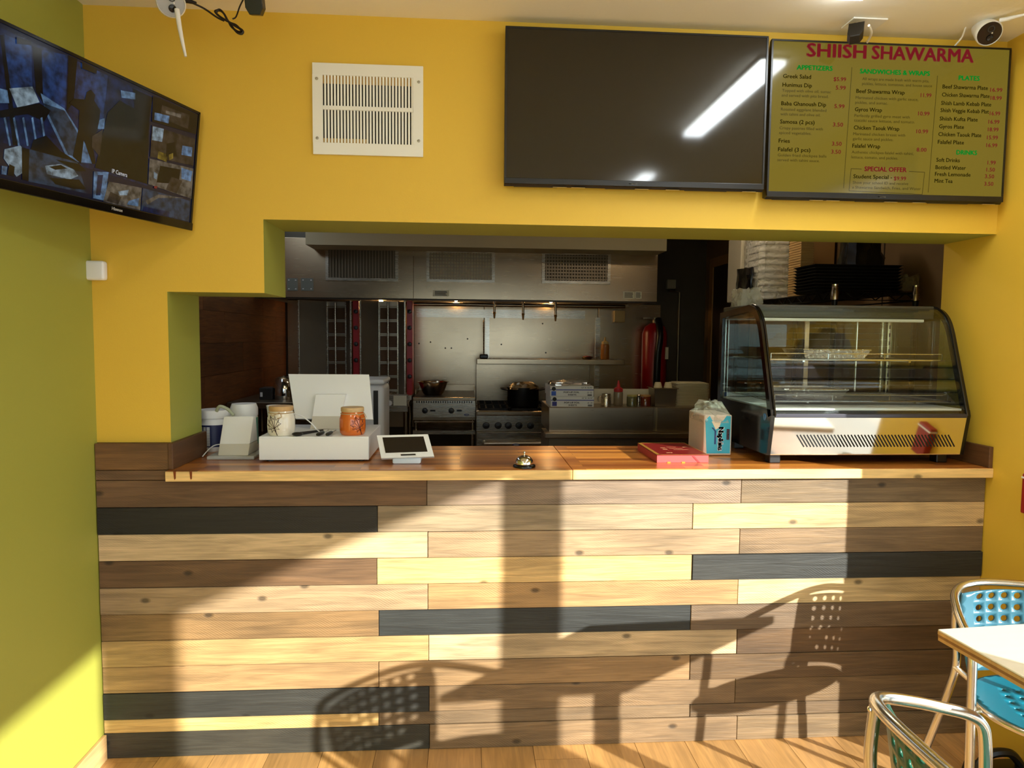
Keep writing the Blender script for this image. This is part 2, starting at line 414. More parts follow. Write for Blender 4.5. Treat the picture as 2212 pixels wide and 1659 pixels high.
# ================================================================== counter front of reclaimed planks
pw = wood('reclaimed_plank', axis=0, rough=.66, grain=.9, saw=1.0, bumps=.5)
cp = thing('counter_front', 'counter front clad in mixed walnut, pale and black reclaimed wood planks', 'counter', ((XL+XR)/2, .05, 0))
MB().box(XL, XR, 0, .12, 0, .933).box(XL, XB, 0, T, .90, ZC1).build('backing_board', mat('backing', C(40, 30, 20), .8), cp)
WAL, GRY, NAT, BLK, TAN, BRN = (114, 84, 56), (140, 118, 96), (204, 175, 134), (50, 49, 44), (168, 139, 104), (121, 98, 74)
ROWS = [(922, 1602, WAL, GRY, (124, 102, 74)), (815, 1497, (38, 34, 28), (158, 136, 106), (206, 172, 122)), (924, 1598, NAT, TAN, (132, 106, 76)), (814, 1495, WAL, (208, 170, 112), BLK),
        (924, 1594, TAN, (172, 134, 88), (210, 182, 134)), (818, 1492, (136, 104, 66), (44, 45, 42), BRN), (926, 1592, (182, 146, 96), NAT, (106, 78, 48)), (818, 1490, (170, 134, 90), (158, 124, 84), (106, 80, 50)),
        (927, 1588, BLK, (134, 106, 74), (118, 92, 60)), (818, 1490, (216, 176, 112), (122, 98, 70), (112, 88, 60)), (928, 1590, (58, 54, 44), (138, 110, 78), (122, 98, 68))]
z = .933
for r, row in enumerate(ROWS):
    h = .0889 if r < 9 else (.046 if r == 9 else z)
    yc = 1037+r*57
    xs = [XL+.002, PY(row[0], yc, -.02).x, PY(row[1], yc, -.02).x, XR-.002]
    for k in range(3):
        pr = random.uniform(-.003, .002) - (.003 if row[2+k] in (BLK,) else 0)
        o = MB().box(xs[k]+.0008, xs[k+1]-.0008, -.02+pr, 0, max(z-h, 0)+.0008, z-.0008, .0012, seg=1).build('plank', pw, cp)
        q = .86*random.uniform(.94, 1.06); o.color = tuple(lin(v)*q for v in row[2+k])+(1,)
    z -= h
# boards left of the counter top and the trim around the opening
for (z0, z1, col) in ((.933, .966, WAL), (.966, ZC1, (112, 78, 42))):
    o = MB().box(XL+.002, XB-.002, -.02, 0, z0+.001, z1-.001, .0012, seg=1).build('plank', pw, cp); o.color = tuple(lin(v) for v in col)+(1,)
trim_w = wood('trim_wood', 1, .5, .7, False, 0, base=C(96, 62, 34))
o = MB().box(XB-.002, XB+.014, -.022, T+.01, ZTOP, ZC1, .002).build('end_trim', trim_w, cp)
o = MB().box(XR-.016, XR-.001, -.045, T, ZTOP, ZC1-.012, .002).build('end_trim', trim_w, cp)

# butcher block worktop in two slabs
def butcher():
    m = bpy.data.materials.new('butcher_block'); m.use_nodes = True; nt = m.node_tree; L = nt.links
    b = nt.nodes['Principled BSDF']; b.inputs['Roughness'].default_value = .3; b.inputs['Coat Weight'].default_value = .35; b.inputs['Coat Roughness'].default_value = .18
    tc = nt.nodes.new('ShaderNodeTexCoord')
    br = nt.nodes.new('ShaderNodeTexBrick'); br.inputs['Scale'].default_value = 1; br.inputs['Brick Width'].default_value = .42; br.inputs['Row Height'].default_value = .038
    br.inputs['Mortar Size'].default_value = .0006; br.inputs['Color1'].default_value = C(224, 146, 60); br.inputs['Color2'].default_value = C(138, 70, 24); br.inputs['Mortar'].default_value = C(80, 40, 14)
    br.offset = .37; br.squash = 1.3; L.new(tc.outputs['Object'], br.inputs['Vector'])
    mp = nt.nodes.new('ShaderNodeMapping'); mp.inputs['Scale'].default_value = (2, 60, 60); L.new(tc.outputs['Object'], mp.inputs[0])
    n = nt.nodes.new('ShaderNodeTexNoise'); n.inputs['Scale'].default_value = 3; n.inputs['Detail'].default_value = 6; L.new(mp.outputs[0], n.inputs['Vector'])
    r = nt.nodes.new('ShaderNodeMapRange'); r.inputs[1].default_value = .3; r.inputs[2].default_value = .7; r.inputs[3].default_value = .65; r.inputs[4].default_value = 1.3; L.new(n.outputs[0], r.inputs[0])
    mx = nt.nodes.new('ShaderNodeMix'); mx.data_type = 'RGBA'; mx.blend_type = 'MULTIPLY'; mx.inputs[0].default_value = 1
    L.new(br.outputs['Color'], mx.inputs[6]); L.new(r.outputs[0], mx.inputs[7]); L.new(mx.outputs[2], b.inputs['Base Color'])
    return m
bb = butcher()
raw = wood('raw_edge_wood', 0, .55, .6, True, 0, base=C(234, 194, 126))
wt = thing('worktop', 'oiled butcher block worktop with raw pale front edge on the plank counter', 'countertop', (.4, .2, .935))
xj = PY(1237, 1025, -.05).x
for a, c in ((XB, xj-.0008), (xj+.0008, XR-.001)):
    s = MB().box(a, c, -.046, .45, .935, ZTOP, .0015).build('slab', bb, wt)
    MB().box(a, c, -.05, -.0462, .935, ZTOP-.001, .001, seg=1).build('front_edge', raw, s)
drip = mat('stain_drip', C(120, 52, 14), .3)
for px in (377, 412):
    p = PY(px, 1015, -.0505); MB().prism([(p.x-.004, ZTOP), (p.x+.004, ZTOP), (p.x+.003, .945), (p.x, .941), (p.x-.002, .945)], 1, -.0512, -.05).build('stain_drip', drip, wt)

# ================================================================== wall and ceiling fittings
I3 = Matrix.Identity(4)
def wallM(p): return frame(p, Vector((1, 0, 0)), Vector((0, 0, 1)), Vector((0, -1, 0)))    # text upright on a wall facing the camera

# air grille
g0, g1 = PY(674, 126, -.008), PY(914, 339, -.008); gx0, gx1, gz0, gz1 = g0.x, g1.x, g1.z, g0.z-.012
gr = thing('air_grille', 'white metal return air grille with two rows of upright fins', 'vent', ((gx0+gx1)/2, 0, gz0))
bor = .052; mid = (gz0+gz1)/2+.004
f = MB()
f.box(gx0, gx1, -.009, -.001, gz0, gz0+bor*.72, .0015).box(gx0, gx1, -.009, -.001, gz1-bor*.72, gz1, .0015)
f.box(gx0, gx0+bor*.62, -.009, -.001, gz0+bor*.7, gz1-bor*.7).box(gx1-bor*.62, gx1, -.009, -.001, gz0+bor*.7, gz1-bor*.7)
f.box(gx0+bor*.6, gx1-bor*.6, -.009, -.001, mid-.006, mid+.006)
f.build('grille_frame', white_mt, gr)
MB().box(gx0+.02, gx1-.02, -.0015, -.0005, gz0+.02, gz1-.02).build('duct_back', mat('duct_dark', C(14, 12, 10), .9), gr)
MB().box(gx0+.03, gx1-.03, -.0025, -.0012, gz1-.062, gz1-.03).box(gx0+.03, (gx0+gx1)/2, -.0025, -.0012, gz0+.03, gz0+.052).build('duct_edge', mat('plaster_edge', C(205, 160, 80), .8), gr)
NF = 28; xa, xb = gx0+bor*.62, gx1-bor*.62; step = (xb-xa)/NF
for (z0, z1) in ((gz0+bor*.7, mid-.006), (mid+.006, gz1-bor*.7)):
    first = None
    for k in range(NF):
        xx = xa+step*(k+.62)
        if first is None:
            first = MB().box(-.0031, .0031, -.0070, -.0025, 0, z1-z0, .0006, seg=1, M=Matrix.Rotation(.2, 4, 'Z')).build('fin', white_mt, gr, local=True)
            o = first
        else: o = copyobj(first, (0, 0, 0))
        o.location = Vector((xx, -.0005, z0))-gr.location
for (a, c) in ((gx0+.014, gz0+.05), (gx0+.014, gz1-.05), (gx1-.014, gz0+.05), (gx1-.014, gz1-.05)): MB().lathe([(0, .003), (.004, .002), (.005, 0)], (a, -.009, c), 10, axis=(0, -1, 0)).build('screw', mat('screw_grey', C(170, 165, 150), .4, .6), gr)

# two wall televisions
YS = -.05
def television(name, label, tl, br, screen_m, logo_px):
    a, c = PY(*tl, YS), PY(*br, YS)
    x0, x1, z0, z1 = a.x, c.x, c.z+.012, a.z
    t = thing(name, label, 'television', ((x0+x1)/2, -.005, z0))
    MB().box(x0+.12, x1-.12, -.012, -.002, z0+.1, z1-.1).box((x0+x1)/2-.15, (x0+x1)/2+.15, -.022, -.012, z0+.15, z0+.3).build('wall_bracket', dark_grey, t)
    MB().prism([(YS+.004, z0-.006), (YS+.010, z0-.012), (-.018, z0-.004), (-.018, z1-.1), (YS+.012, z1-.004), (YS+.004, z1)], 0, x0, x1).build('rear_case', black_pl, t)
    f = MB(); w = .006
    f.box(x0, x1, YS-.003, YS+.004, z1-w, z1, .001).box(x0, x0+w, YS-.003, YS+.004, z0, z1-w).box(x1-w, x1, YS-.003, YS+.004, z0, z1-w).box(x0, x1, YS-.004, YS+.004, z0-.006, z0+.012, .001)
    f.build('bezel', black_pl, t)
    MB().box(x0+w, x1-w, YS-.0005, YS+.002, z0+.012, z1-w).build('screen', screen_m, t)
    for u in (.12, .47, .78): MB().box(x0+(x1-x0)*u-.07, x0+(x1-x0)*u+.07, YS+.014, YS+.022, z0-.0115, z0-.009).build('port_cover', dark_grey, t)
    gl = mat('logo_silver', C(200, 198, 190), .4)
    p = PY(*logo_px, YS-.0045); MB().text('Hisense', wallM((p.x, YS-.0046, z0-.001)), width=.026, height=.006, align='CENTER', bold=.02).build('logo', gl, t)
    tag_m = mat('tv_label', C(200, 180, 120), .6)
    for u in (.185, .255, .5, .62, .92): MB().box(x0+(x1-x0)*u, x0+(x1-x0)*u+.045, YS-.001+.006, YS+.012, z0-.0125, z0-.0118).build('sticker', tag_m, t)
    return t, x0, x1, z0, z1
off_m = mat('screen_off', C(40, 34, 24), .07, spec=.5, bump=.0)
television('television', 'large switched-off black television beside the lit menu screen', (1092, 56), (1649, 414), off_m, (1368, 402))
menu_bg = mat('menu_screen', C(34, 30, 8), .1, spec=.4, emit=C(122, 106, 34), estr=.62)
tv2, mx0, mx1, mz0, mz1 = television('menu_television', 'television showing the red and green shawarma menu board', (1667, 84), (2165, 441), menu_bg, (1905, 424))
# menu lettering, measured on the photo in an enlarged crop (3.867 times, from 1640, 60)
def mpx(cx, cy): return PY(1640+cx/3.867, 60+cy/3.867, YS-.0012)
K = {'R': 0, 'G': 1, 'B': 2, 'S': 3}
mm_mat = [emis('menu_red', C(128, 30, 36), .6), emis('menu_green', C(18, 138, 42), .6), emis('menu_dark', C(44, 36, 2), .3), emis('menu_small', C(60, 50, 4), .35)]
mm_name = ['red_lettering', 'green_lettering', 'dark_lettering', 'small_lettering']
def mt(txt, c0, cb, c1, hgt, k, bold=.015, z=None):
    a = mpx(c0, cb); e = mpx(c1, cb); w = e.x-a.x
    MB().text(txt, wallM(Vector((a.x, YS-.0012, a.z if z is None else z))), width=w, height=hgt*.00040, bold=bold).build(mm_name[K[k]], mm_mat[K[k]], tv2, recalc=False)
tz = mpx(400, 238).z
mt('SHIISH', 400, 238, 890, 104, 'R', .028, tz); mt('SHAWARMA', 942, 270, 1787, 104, 'R', .028, tz)
mt('APPETIZERS', 315, 348, 612, 36, 'G', .04); mt('SANDWICHES & WRAPS', 842, 380, 1425, 36, 'G', .04); mt('PLATES', 1667, 436, 1840, 36, 'G', .04); mt('DRINKS', 1648, 1058, 1818, 36, 'G', .04)
mt('SPECIAL OFFER', 880, 1196, 1230, 36, 'R', .03)
for l in '''Greek Salad|200|418|433|$5.99|622|444|725
Hunimus Dip|195|490|440|5.99|640|515|722
Baba Ghanoush Dip|185|646|558|5.99|628|670|712
Samosa (2 pcs)|175|798|462|3.50|616|823|700
Fries|163|958|255|3.50|608|983|688
Falafel (3 pcs)|158|1030|427|3.50|602|1050|682
Beef Shawarma Wrap|812|543|1215|11.99|1348|578|1438
Gyros Wrap|800|696|1025|10.99|1328|731|1422
Chicken Taouk Wrap|790|848|1170|10.99|1313|880|1410
Falafel Wrap|778|1000|1010|8.00|1315|1033|1397
Student Special -|787|1256|1110|$9.99|1125|1273|1226
Beef Shawarma Plate|1532|506|1910|16.99|1930|533|2030
Chicken Shawarma Plate|1527|573|1925|18.99|1932|601|2025
Shish Lamb Kebab Plate|1520|643|1938||0|0|0
Shish Veggie Kebab Plat|1515|703|1918|16.99|1926|730|2012
Shiish Kufta Plate|1508|773|1825|16.99|1915|800|2006
Gyros Plate|1503|838|1710|18.99|1910|864|1998
Chicken Taouk Plate|1497|903|1855|15.99|1903|931|1993
Falafel Plate|1492|968|1710|16.99|1897|996|1988
Soft Drinks|1480|1118|1675|1.99|1907|1141|1975
Bottled Water|1473|1180|1725|1.50|1898|1200|1968
Fresh Lemonade|1468|1236|1765|3.50|1885|1256|1962
Mint Tea|1465|1293|1615|3.50|1880|1318|1955'''.split('\n'):
    a = l.split('|'); mt(a[0], int(a[1]), int(a[2]), int(a[3]), 31, 'B', .012)
    if a[4]: mt(a[4], int(a[5]), int(a[6]), int(a[7]), 31, 'R', .012)
for l in '''Topped with olive oil, sumac|192|533|600
and served with pita bread.|188|573|580
Roasted eggplant blended|182|690|562
with tahini and olive oil.|178|730|512
Crispy pastries filled with|170|846|532
spiced vegetables.|166|886|436
Golden fried chickpea balls|155|1073|562
served with tahini sauce.|152|1113|505
All wraps are made fresh with warm pita,|862|436|1420
pickles, lettuce, tomatoes, and house sauce|860|476|1445
Marinated chicken with garlic sauce,|806|593|1330
pickles, and sumac.|803|633|1075
Perfectly grilled gyro meat with|796|743|1258
tzatziki sauce lettuce, and tomato.|792|783|1300
Marinated chicken breast with|786|896|1220
garlic sauce and pickles.|782|936|1120
Authentic chickpea falafel with tahini,|773|1048|1290
lettuce, tomato, and pickles.|770|1090|1160
Show your school ID and receive|782|1302|1245
a Shawarma Sandwich, Fries, and Water|777|1342|1350'''.split('\n'):
    a = l.split('|'); mt(a[0], int(a[1]), int(a[2]), int(a[3]), 22, 'S', 0)
def mline(p, q, w=.0008):
    a, c = mpx(*p), mpx(*q); d = (c-a).normalized(); n = Vector((-d.z, 0, d.x))*w
    MB().poly([a-n, c-n, c+n, a+n]).build('rule_line', mm_mat[3], tv2, recalc=False)
mline((775, 330), (705, 1340)); mline((1490, 400), (1412, 1375))
mline((768, 1176), (856, 1180)); mline((1252, 1200), (1382, 1206)); mline((768, 1176), (750, 1362)); mline((750, 1362), (1362, 1392)); mline((1362, 1392), (1382, 1206))

# surveillance television hung across the left corner
TVA, TVB, TW, THH = 1.2614, .1167, .66, .363
tw = Vector((math.cos(TVA), math.sin(TVA), 0)); n0 = Vector((math.sin(TVA), -math.cos(TVA), 0))
tup = Vector((0, 0, 1))*math.cos(TVB)+n0*math.sin(TVB); tn = n0*math.cos(TVB)-Vector((0, 0, 1))*math.sin(TVB)
TR = PY(431, 243, -.03); BL = TR-tw*TW-tup*THH
tvf = frame(BL, tw, tup, tn)
sv = thing('security_television', 'wall television across the left corner showing security camera pictures', 'television', BL+tw*.33)
MB().box(0, TW, 0, THH, -.03, -.002, .006, M=tvf).build('rear_case', black_pl, sv)
MB().box(.0, TW, -.002, .022, -.002, .008, .002, M=tvf).box(0, TW, THH-.007, THH, -.002, .004, M=tvf).box(0, .007, .02, THH, -.002, .004, M=tvf).box(TW-.007, TW, .02, THH, -.002, .004, M=tvf).build('bezel', black_gl, sv)
MB().box(.007, TW-.007, .022, THH-.007, -.002, .001, M=tvf).build('screen', mat('cctv_screen', C(8, 9, 14), .14, emit=C(10, 14, 34), estr=.6), sv)
MB().text('Hisense', tvf @ Matrix.Translation((.36, .007, .0085)), width=.036, height=.008, align='CENTER', bold=.02).build('logo', mat('logo_silver', C(200, 198, 190), .4), sv)
arm = MB().tube([BL+tw*.33+tup*.18-tn*.03, Vector((XL+.12, -.22, 1.98)), Vector((XL+.01, -.2, 1.98))], .014, 10).box(XL+.0, XL+.012, -.3, -.1, 1.86, 2.1, .002)
arm.build('wall_arm', black_pl, sv)
cc = [('blue', C(30, 62, 116)), ('pale', C(104, 140, 178)), ('black', C(6, 5, 8)), ('road', C(46, 66, 88)), ('brown', C(62, 52, 44)), ('white', C(150, 172, 186)), ('tan', C(112, 104, 92)), ('green', C(14, 16, 10)), ('deep', C(16, 34, 76)), ('yel', C(132, 112, 40)), ('rede', C(150, 40, 40))]
ci = {n: i for i, (n, _) in enumerate(cc)}
pic = MB(); lay = [0]
def sp(col, pts):
    lay[0] += 1
    off = .0012+lay[0]*.00004
    P0 = BL+tn*off
    q = []
    for (cx, cy) in pts:
        p = PN(cx/2.513, cy/2.513, P0, tn); lx, ly = (p-BL).dot(tw), (p-BL).dot(tup)
        lx = min(max(lx, .009), TW-.009); ly = min(max(ly, .024), THH-.009); q.append(BL+tw*lx+tup*ly+tn*off)
    pic.poly(q, ci[col])
sp('deep', [(0, 150), (830, 520), (800, 1010), (0, 770)])
sp('blue', [(25, 185), (170, 250), (175, 470), (45, 490)]); sp('blue', [(230, 270), (365, 300), (355, 590), (225, 520)]); sp('blue', [(415, 330), (585, 410), (560, 690), (400, 540)]); sp('deep', [(592, 412), (740, 480), (735, 600), (560, 620)])
sp('black', [(0, 190), (18, 190), (100, 790), (70, 790)]); sp('black', [(175, 250), (225, 265), (235, 560), (195, 500)]); sp('black', [(370, 300), (420, 320), (400, 560), (362, 600)]); sp('black', [(720, 480), (830, 530), (800, 720), (740, 700)])
sp('pale', [(220, 505), (350, 590), (420, 700), (520, 890), (430, 880), (370, 870), (260, 640)])
sp('road', [(235, 560), (350, 600), (420, 720), (440, 860), (370, 840)])
sp('white', [(50, 480), (175, 470), (215, 555), (95, 585)]); sp('pale', [(0, 480), (40, 490), (50, 560), (0, 560)])
sp('black', [(0, 600), (215, 560), (275, 600), (240, 660), (150, 620), (0, 640)])
for k in range(5): sp('pale', [(20+k*50, 640), (30+k*50, 636), (60+k*48, 790), (50+k*48, 792)])
sp('black', [(180, 760), (250, 735), (330, 820), (440, 890), (150, 870)])
sp('black', [(470, 500), (495, 487), (518, 515), (512, 545), (545, 600), (535, 690), (500, 770), (520, 890), (500, 890), (455, 760), (440, 890), (395, 850), (425, 700), (430, 600), (375, 560), (400, 535), (460, 540)])
sp('green', [(585, 610), (650, 545), (730, 590), (810, 660), (800, 1000), (515, 910)])
sp('pale', [(655, 490), (735, 505), (735, 540), (660, 530)]); sp('pale', [(540, 650), (570, 640), (565, 700), (530, 700)])
sp('brown', [(500, 740), (560, 700), (540, 850), (500, 800)])
sp('road', [(160, 810), (420, 880), (470, 1050), (155, 985)]); sp('white', [(245, 900), (330, 890), (400, 920), (425, 955), (380, 975), (255, 945)]); sp('black', [(265, 905), (330, 895), (365, 915), (300, 922)])
sp('black', [(270, 965), (430, 975), (470, 1030), (400, 1025), (300, 1000)]); sp('black', [(300, 865), (430, 890), (470, 930), (420, 930)])
sp('white', [(25, 810), (110, 790), (155, 840), (150, 920), (90, 960), (20, 860)]); sp('black', [(50, 890), (80, 905), (75, 960), (40, 950)]); sp('pale', [(10, 900), (40, 905), (35, 950), (8, 945)])
sp('black', [(118, 800), (160, 810), (155, 985), (120, 975)])
sp('pale', [(510, 930), (590, 935), (570, 1090), (505, 1075)]); sp('deep', [(530, 950), (560, 950), (545, 1060), (520, 1060)])
sp('tan', [(590, 985), (770, 1020), (760, 1160), (560, 1100)]); sp('white', [(640, 1040), (700, 1030), (690, 1060), (650, 1060)]); sp('pale', [(700, 1090), (755, 1075), (750, 1120), (690, 1110)]); sp('brown', [(600, 1040), (660, 1070), (640, 1110), (580, 1090)])
sp('road', [(775, 1020), (1030, 1090), (1025, 1225), (765, 1165)]); sp('tan', [(790, 1090), (860, 1055), (1000, 1075), (860, 1075), (800, 1110)]); sp('deep', [(780, 1120), (920, 1150), (915, 1205), (770, 1165)])
sp('black', [(830, 520), (1075, 620), (1065, 730), (825, 660)]); sp('brown', [(880, 570), (1030, 625), (1020, 700), (870, 640)]); sp('pale', [(840, 610), (920, 630), (915, 670), (838, 650)]); sp('tan', [(900, 600), (985, 620), (980, 640), (900, 615)])
sp('brown', [(825, 680), (1060, 755), (1050, 900), (815, 850)]); sp('white', [(830, 685), (890, 700), (880, 770), (825, 760)]); sp('yel', [(860, 820), (910, 840), (905, 880), (855, 860)]); sp('black', [(905, 780), (950, 770), (960, 850), (900, 850)]); sp('pale', [(990, 790), (1045, 800), (1040, 850), (985, 840)]); sp('yel', [(915, 840), (940, 830), (940, 860), (920, 870)])
sp('tan', [(812, 860), (1050, 915), (1040, 1080), (805, 1000)]); sp('black', [(870, 900), (980, 920), (970, 1000), (850, 990)]); sp('pale', [(985, 910), (1045, 930), (1035, 985), (985, 970)]); sp('brown', [(930, 960), (990, 980), (960, 1050), (900, 1030)]); sp('white', [(835, 930), (855, 945), (850, 975), (835, 965)]); sp('rede', [(838, 1010), (856, 1010), (850, 1026), (836, 1020)])
sp('black', [(90, 200), (170, 225), (168, 245), (92, 238)]); sp('black', [(445, 335), (527, 375), (524, 403), (446, 372)])
def grainy(m, s0):
    nt = m.node_tree; b = nt.nodes['Principled BSDF']; tc = nt.nodes.new('ShaderNodeTexCoord'); n = nt.nodes.new('ShaderNodeTexNoise')
    n.inputs['Scale'].default_value = 55; n.inputs['Detail'].default_value = 5; r = nt.nodes.new('ShaderNodeMapRange')
    r.inputs[1].default_value = .35; r.inputs[2].default_value = .68; r.inputs[3].default_value = s0*.25; r.inputs[4].default_value = s0*1.3
    nt.links.new(tc.outputs['Object'], n.inputs['Vector']); nt.links.new(n.outputs[0], r.inputs[0]); nt.links.new(r.outputs[0], b.inputs['Emission Strength']); return m
pic.build('screen_picture', [grainy(emis('cctv_'+n, c, .4), .42) for n, c in cc], sv, recalc=False)
p = PN(608/2.513, 938/2.513, BL+tn*.0045, tn); MB().text('IP Camera', Matrix.Translation(p-BL-tw*0) @ frame(BL, tw, tup, tn), width=.052, height=.011, bold=.01).build('screen_lettering', emis('cctv_text', C(170, 170, 170), .8), sv)

# white sensor box on the corner
p0, p1 = PY(174, 562, -.03), PY(224, 605, -.03)
tag(MB().box(p0.x, p1.x, -.03, -.001, p1.z, p0.z, .008, seg=4).build('sensor_box', white_pl, smooth=True), 'small rounded white sensor box fixed in the left wall corner', 'sensor')

# ceiling strip lamps
def strip(x0, x1, y0, y1, label, m_=None):
    t = thing('ceiling_strip_lamp', label, 'lamp', ((x0+x1)/2, (y0+y1)/2, HC-.03), group=None)
    MB().box(x0-.005, x1+.005, y0-.005, y1+.005, HC-.012, HC-.0005, .002).build('housing', white_mt, t)
    MB().box(x0, x1, y0, y1, HC-.032, HC-.012, .01, seg=3).build('diffuser', mat('lamp_diffuser', C(240, 236, 225), .5, emit=(.90, .97, 1, 1), estr=LAMP_POWER) if m_ is None else m_, t, True)
strip(1.05, 1.145, -1.18, -.285, 'white ceiling strip lamp above the lit menu screen')
strip(1.06, 1.145, -3.0, -2.0, 'white ceiling strip lamp farther behind the camera')
strip(.95, 1.6, 1.25, 1.33, 'kitchen ceiling strip lamp above the wire shelving', mat('kitchen_diffuser', C(240, 230, 210), .5, emit=(1, .82, .58, 1), estr=15))
strip(-.75, -.665, -2.9, -1.9, 'added unseen ceiling strip lamp near the left wall behind the camera')  # unseen lamp, added to brighten the left end of the counter

# security cameras, their power bricks and cables
def camera_body(name, label, c, face, face_m, ant, rad):
    face = Vector(face).normalized(); c = Vector(c)
    t = thing(name, label, 'camera', c)
    MB().lathe([(rad*.55, -.085), (rad*.8, -.08), (rad*.97, -.02), (rad, 0), (rad*.93, .004), (rad*.9, .001)], c, 28, axis=face).build('housing', white_pl, t, True)
    MB().lathe([(0, .0015), (rad*.9, .0015)], c, 28, axis=face).build('face_plate', face_m, t)
    up_ = Vector((0, 0, 1)); sd = face.cross(up_).normalized(); u2 = sd.cross(face)
    MB().lathe([(0, .006), (rad*.22, .005), (rad*.27, .0018)], c+u2*-rad*.35-sd*rad*.1, 18, axis=face).build('lens', black_gl, t, True)
    MB().lathe([(rad*.2, .002), (rad*.2, .005), (rad*.27, .005), (rad*.27, .002)], c+u2*rad*.35-sd*rad*.05, 18, axis=face).build('led_ring', dark_grey, t, True)
    MB().lathe([(0, .003), (rad*.06, .002)], c+u2*rad*.02+sd*rad*-.2, 10, axis=face).build('sensor_dot', white_pl, t)
    b = c-face*.05
    MB().lathe([(.03, HC-.004-b.z), (.032, HC-.012-b.z), (.012, HC-.016-b.z), (.012, .02)], b, 16).build('ceiling_mount', white_pl, t, True)
    MB().tube(ant, [.007, .0062, .005, .0035], 10).build('antenna', white_pl, t, True)
    return t
cl = PY(369, 6, -.22)
grey_face = mat('camera_face_grey', C(176, 178, 182), .2)  # even grey face plate of the left camera
camera_body('security_camera', 'white bullet security camera with hanging antenna on the ceiling, left', cl, (CAM-cl)+Vector((0, 0, -.1)), grey_face,
            [PY(382, 20, -.235), PY(388, 60, -.235), PY(394, 90, -.235), PY(401, 122, -.235)], .039)
cr_ = PY(2137, 72, -.16)
dark_face = mat('camera_face_dark', C(38, 26, 24), .12)
camera_body('security_camera', 'white bullet security camera with dark face over the menu screen', cr_, (-.35, -1, -.75), dark_face,
            [PY(2160, 44, -.17), PY(2180, 40, -.19), PY(2195, 36, -.21), PY(2216, 31, -.23)], .037)
wc = bez([PY(2135, 22, -.14), PY(2112, 25, -.12), PY(2090, 50, -.1), PY(2078, 80, -.06), PY(2060, 104, -.03), PY(2056, 130, -.03)])
tag(MB().tube(wc, .0028, 8).build('white_cable', white_pl, smooth=True), 'thin white cable from the right security camera down behind the menu screen', 'cable')
def brick(c, ax, w, label):
    M_ = frame(c, *ax)
    t = thing('power_adapter', label, 'adapter', c)
    MB().prism([(-w*.5, -.03), (w*.5, -.03), (w*.5, .012), (w*.3, .03), (-w*.3, .03), (-w*.5, .012)], 2, -w*.35, w*.35, M=M_, bev=.002).build('case', black_pl, t)
    for s in (-1, 1): MB().box(-.002+s*.006, .002+s*.006, -.045, -.03, -.004, .004, M=M_).build('plug_pin', mat('brass', C(180, 150, 80), .3, 1), t)
    return t
c1 = PY(551, 8, -.17); brick(c1, (Vector((1, 0, 0)), Vector((0, .35, -1)).normalized(), Vector((0, 1, .35)).normalized()), .05, 'black power adapter plugged into the ceiling beside the coiled cable')
c2 = PY(1848, 72, -.13); brick(c2, (Vector((.85, -.5, 0)).normalized(), Vector((-.3, -.4, -.85)).normalized(), Vector((.4, .75, -.5)).normalized()), .045, 'black power adapter hanging from the ceiling outlet above the menu screen')
pl = [PZ(1842, 40, HC-.001), PZ(1848, 36, HC-.001), PZ(1914, 43, HC-.001)]
tag(MB().box(pl[1].x-.005, pl[2].x, pl[1].y-.0, pl[1].y+.075, HC-.006, HC-.0008, .002).build('outlet_plate', white_pl), 'white outlet plate on the ceiling above the menu screen', 'outlet')
tag(MB().tube(bez([PY(1877, 55, -.16), PY(1882, 70, -.12), PY(1877, 85, -.07), PY(1868, 100, -.035), PY(1866, 120, -.03)]), .004, 8).build('white_cable', white_pl, smooth=True), 'short white plug cable dropping from the outlet plate above the menu screen', 'cable')
blk = mat('cable_black', C(26, 14, 10), .5)
cb = thing('coiled_cable', 'black cable bundled in a figure eight between left camera and adapter', 'cable', PY(498, 50, -.13))
yy = -.13
MB().tube(bez([PY(400, 0, -.15), PY(412, 5, -.15), PY(440, 18, yy), PY(468, 37, yy), PY(484, 45, yy)]), .0028, 8).build('lead', blk, cb, True)
MB().tube(bez([PY(502, 41, yy), PY(510, 36, yy), PY(518, 14, -.15), PY(527, -4, -.16)]), .0022, 8).build('lead', blk, cb, True)
MB().tube([PY(400, 0, -.15), PY(424, 7, -.148)], [.008, .004], 10).build('connector', blk, cb, True)
for k in range(4):
    o_ = k*2.0
    lp = [(494, 47), (478-o_*.3, 38-o_*.2), (467-o_*.4, 28-o_*.5), (474+o_*.2, 21+o_*.3), (484, 30), (494, 47), (508+o_*.4, 56-o_*.2), (524-o_*.5, 66), (522-o_*.2, 73-o_*.6), (512, 70-o_*.4), (502-o_*.3, 58)]
    MB().tube(bez([PY(a, c, yy+k*.004) for a, c in lp]+[PY(494, 47, yy+k*.004)], 6), .0034, 6).build('coil_loop', blk, cb, True)
# red box at the edge of the right wall
r0 = PX(2208, 1022, XR-.03)
rb = thing('wall_box', 'red box fixed low on the yellow right wall', 'box', (XR-.02, r0.y-.035, .80))
z1_ = r0.z; z0_ = PX(2206, 1102, XR).z
MB().box(XR-.03, XR-.001, r0.y-.075, r0.y, z0_, z1_, .004).build('case', mat('alarm_red', C(150, 22, 20), .4), rb)
MB().box(XR-.031, XR-.001, r0.y-.076, r0.y+.001, z1_-.016, z1_-.01).build('rim', white_pl, rb)

# ================================================================== things on the worktop
Z0 = ZTOP
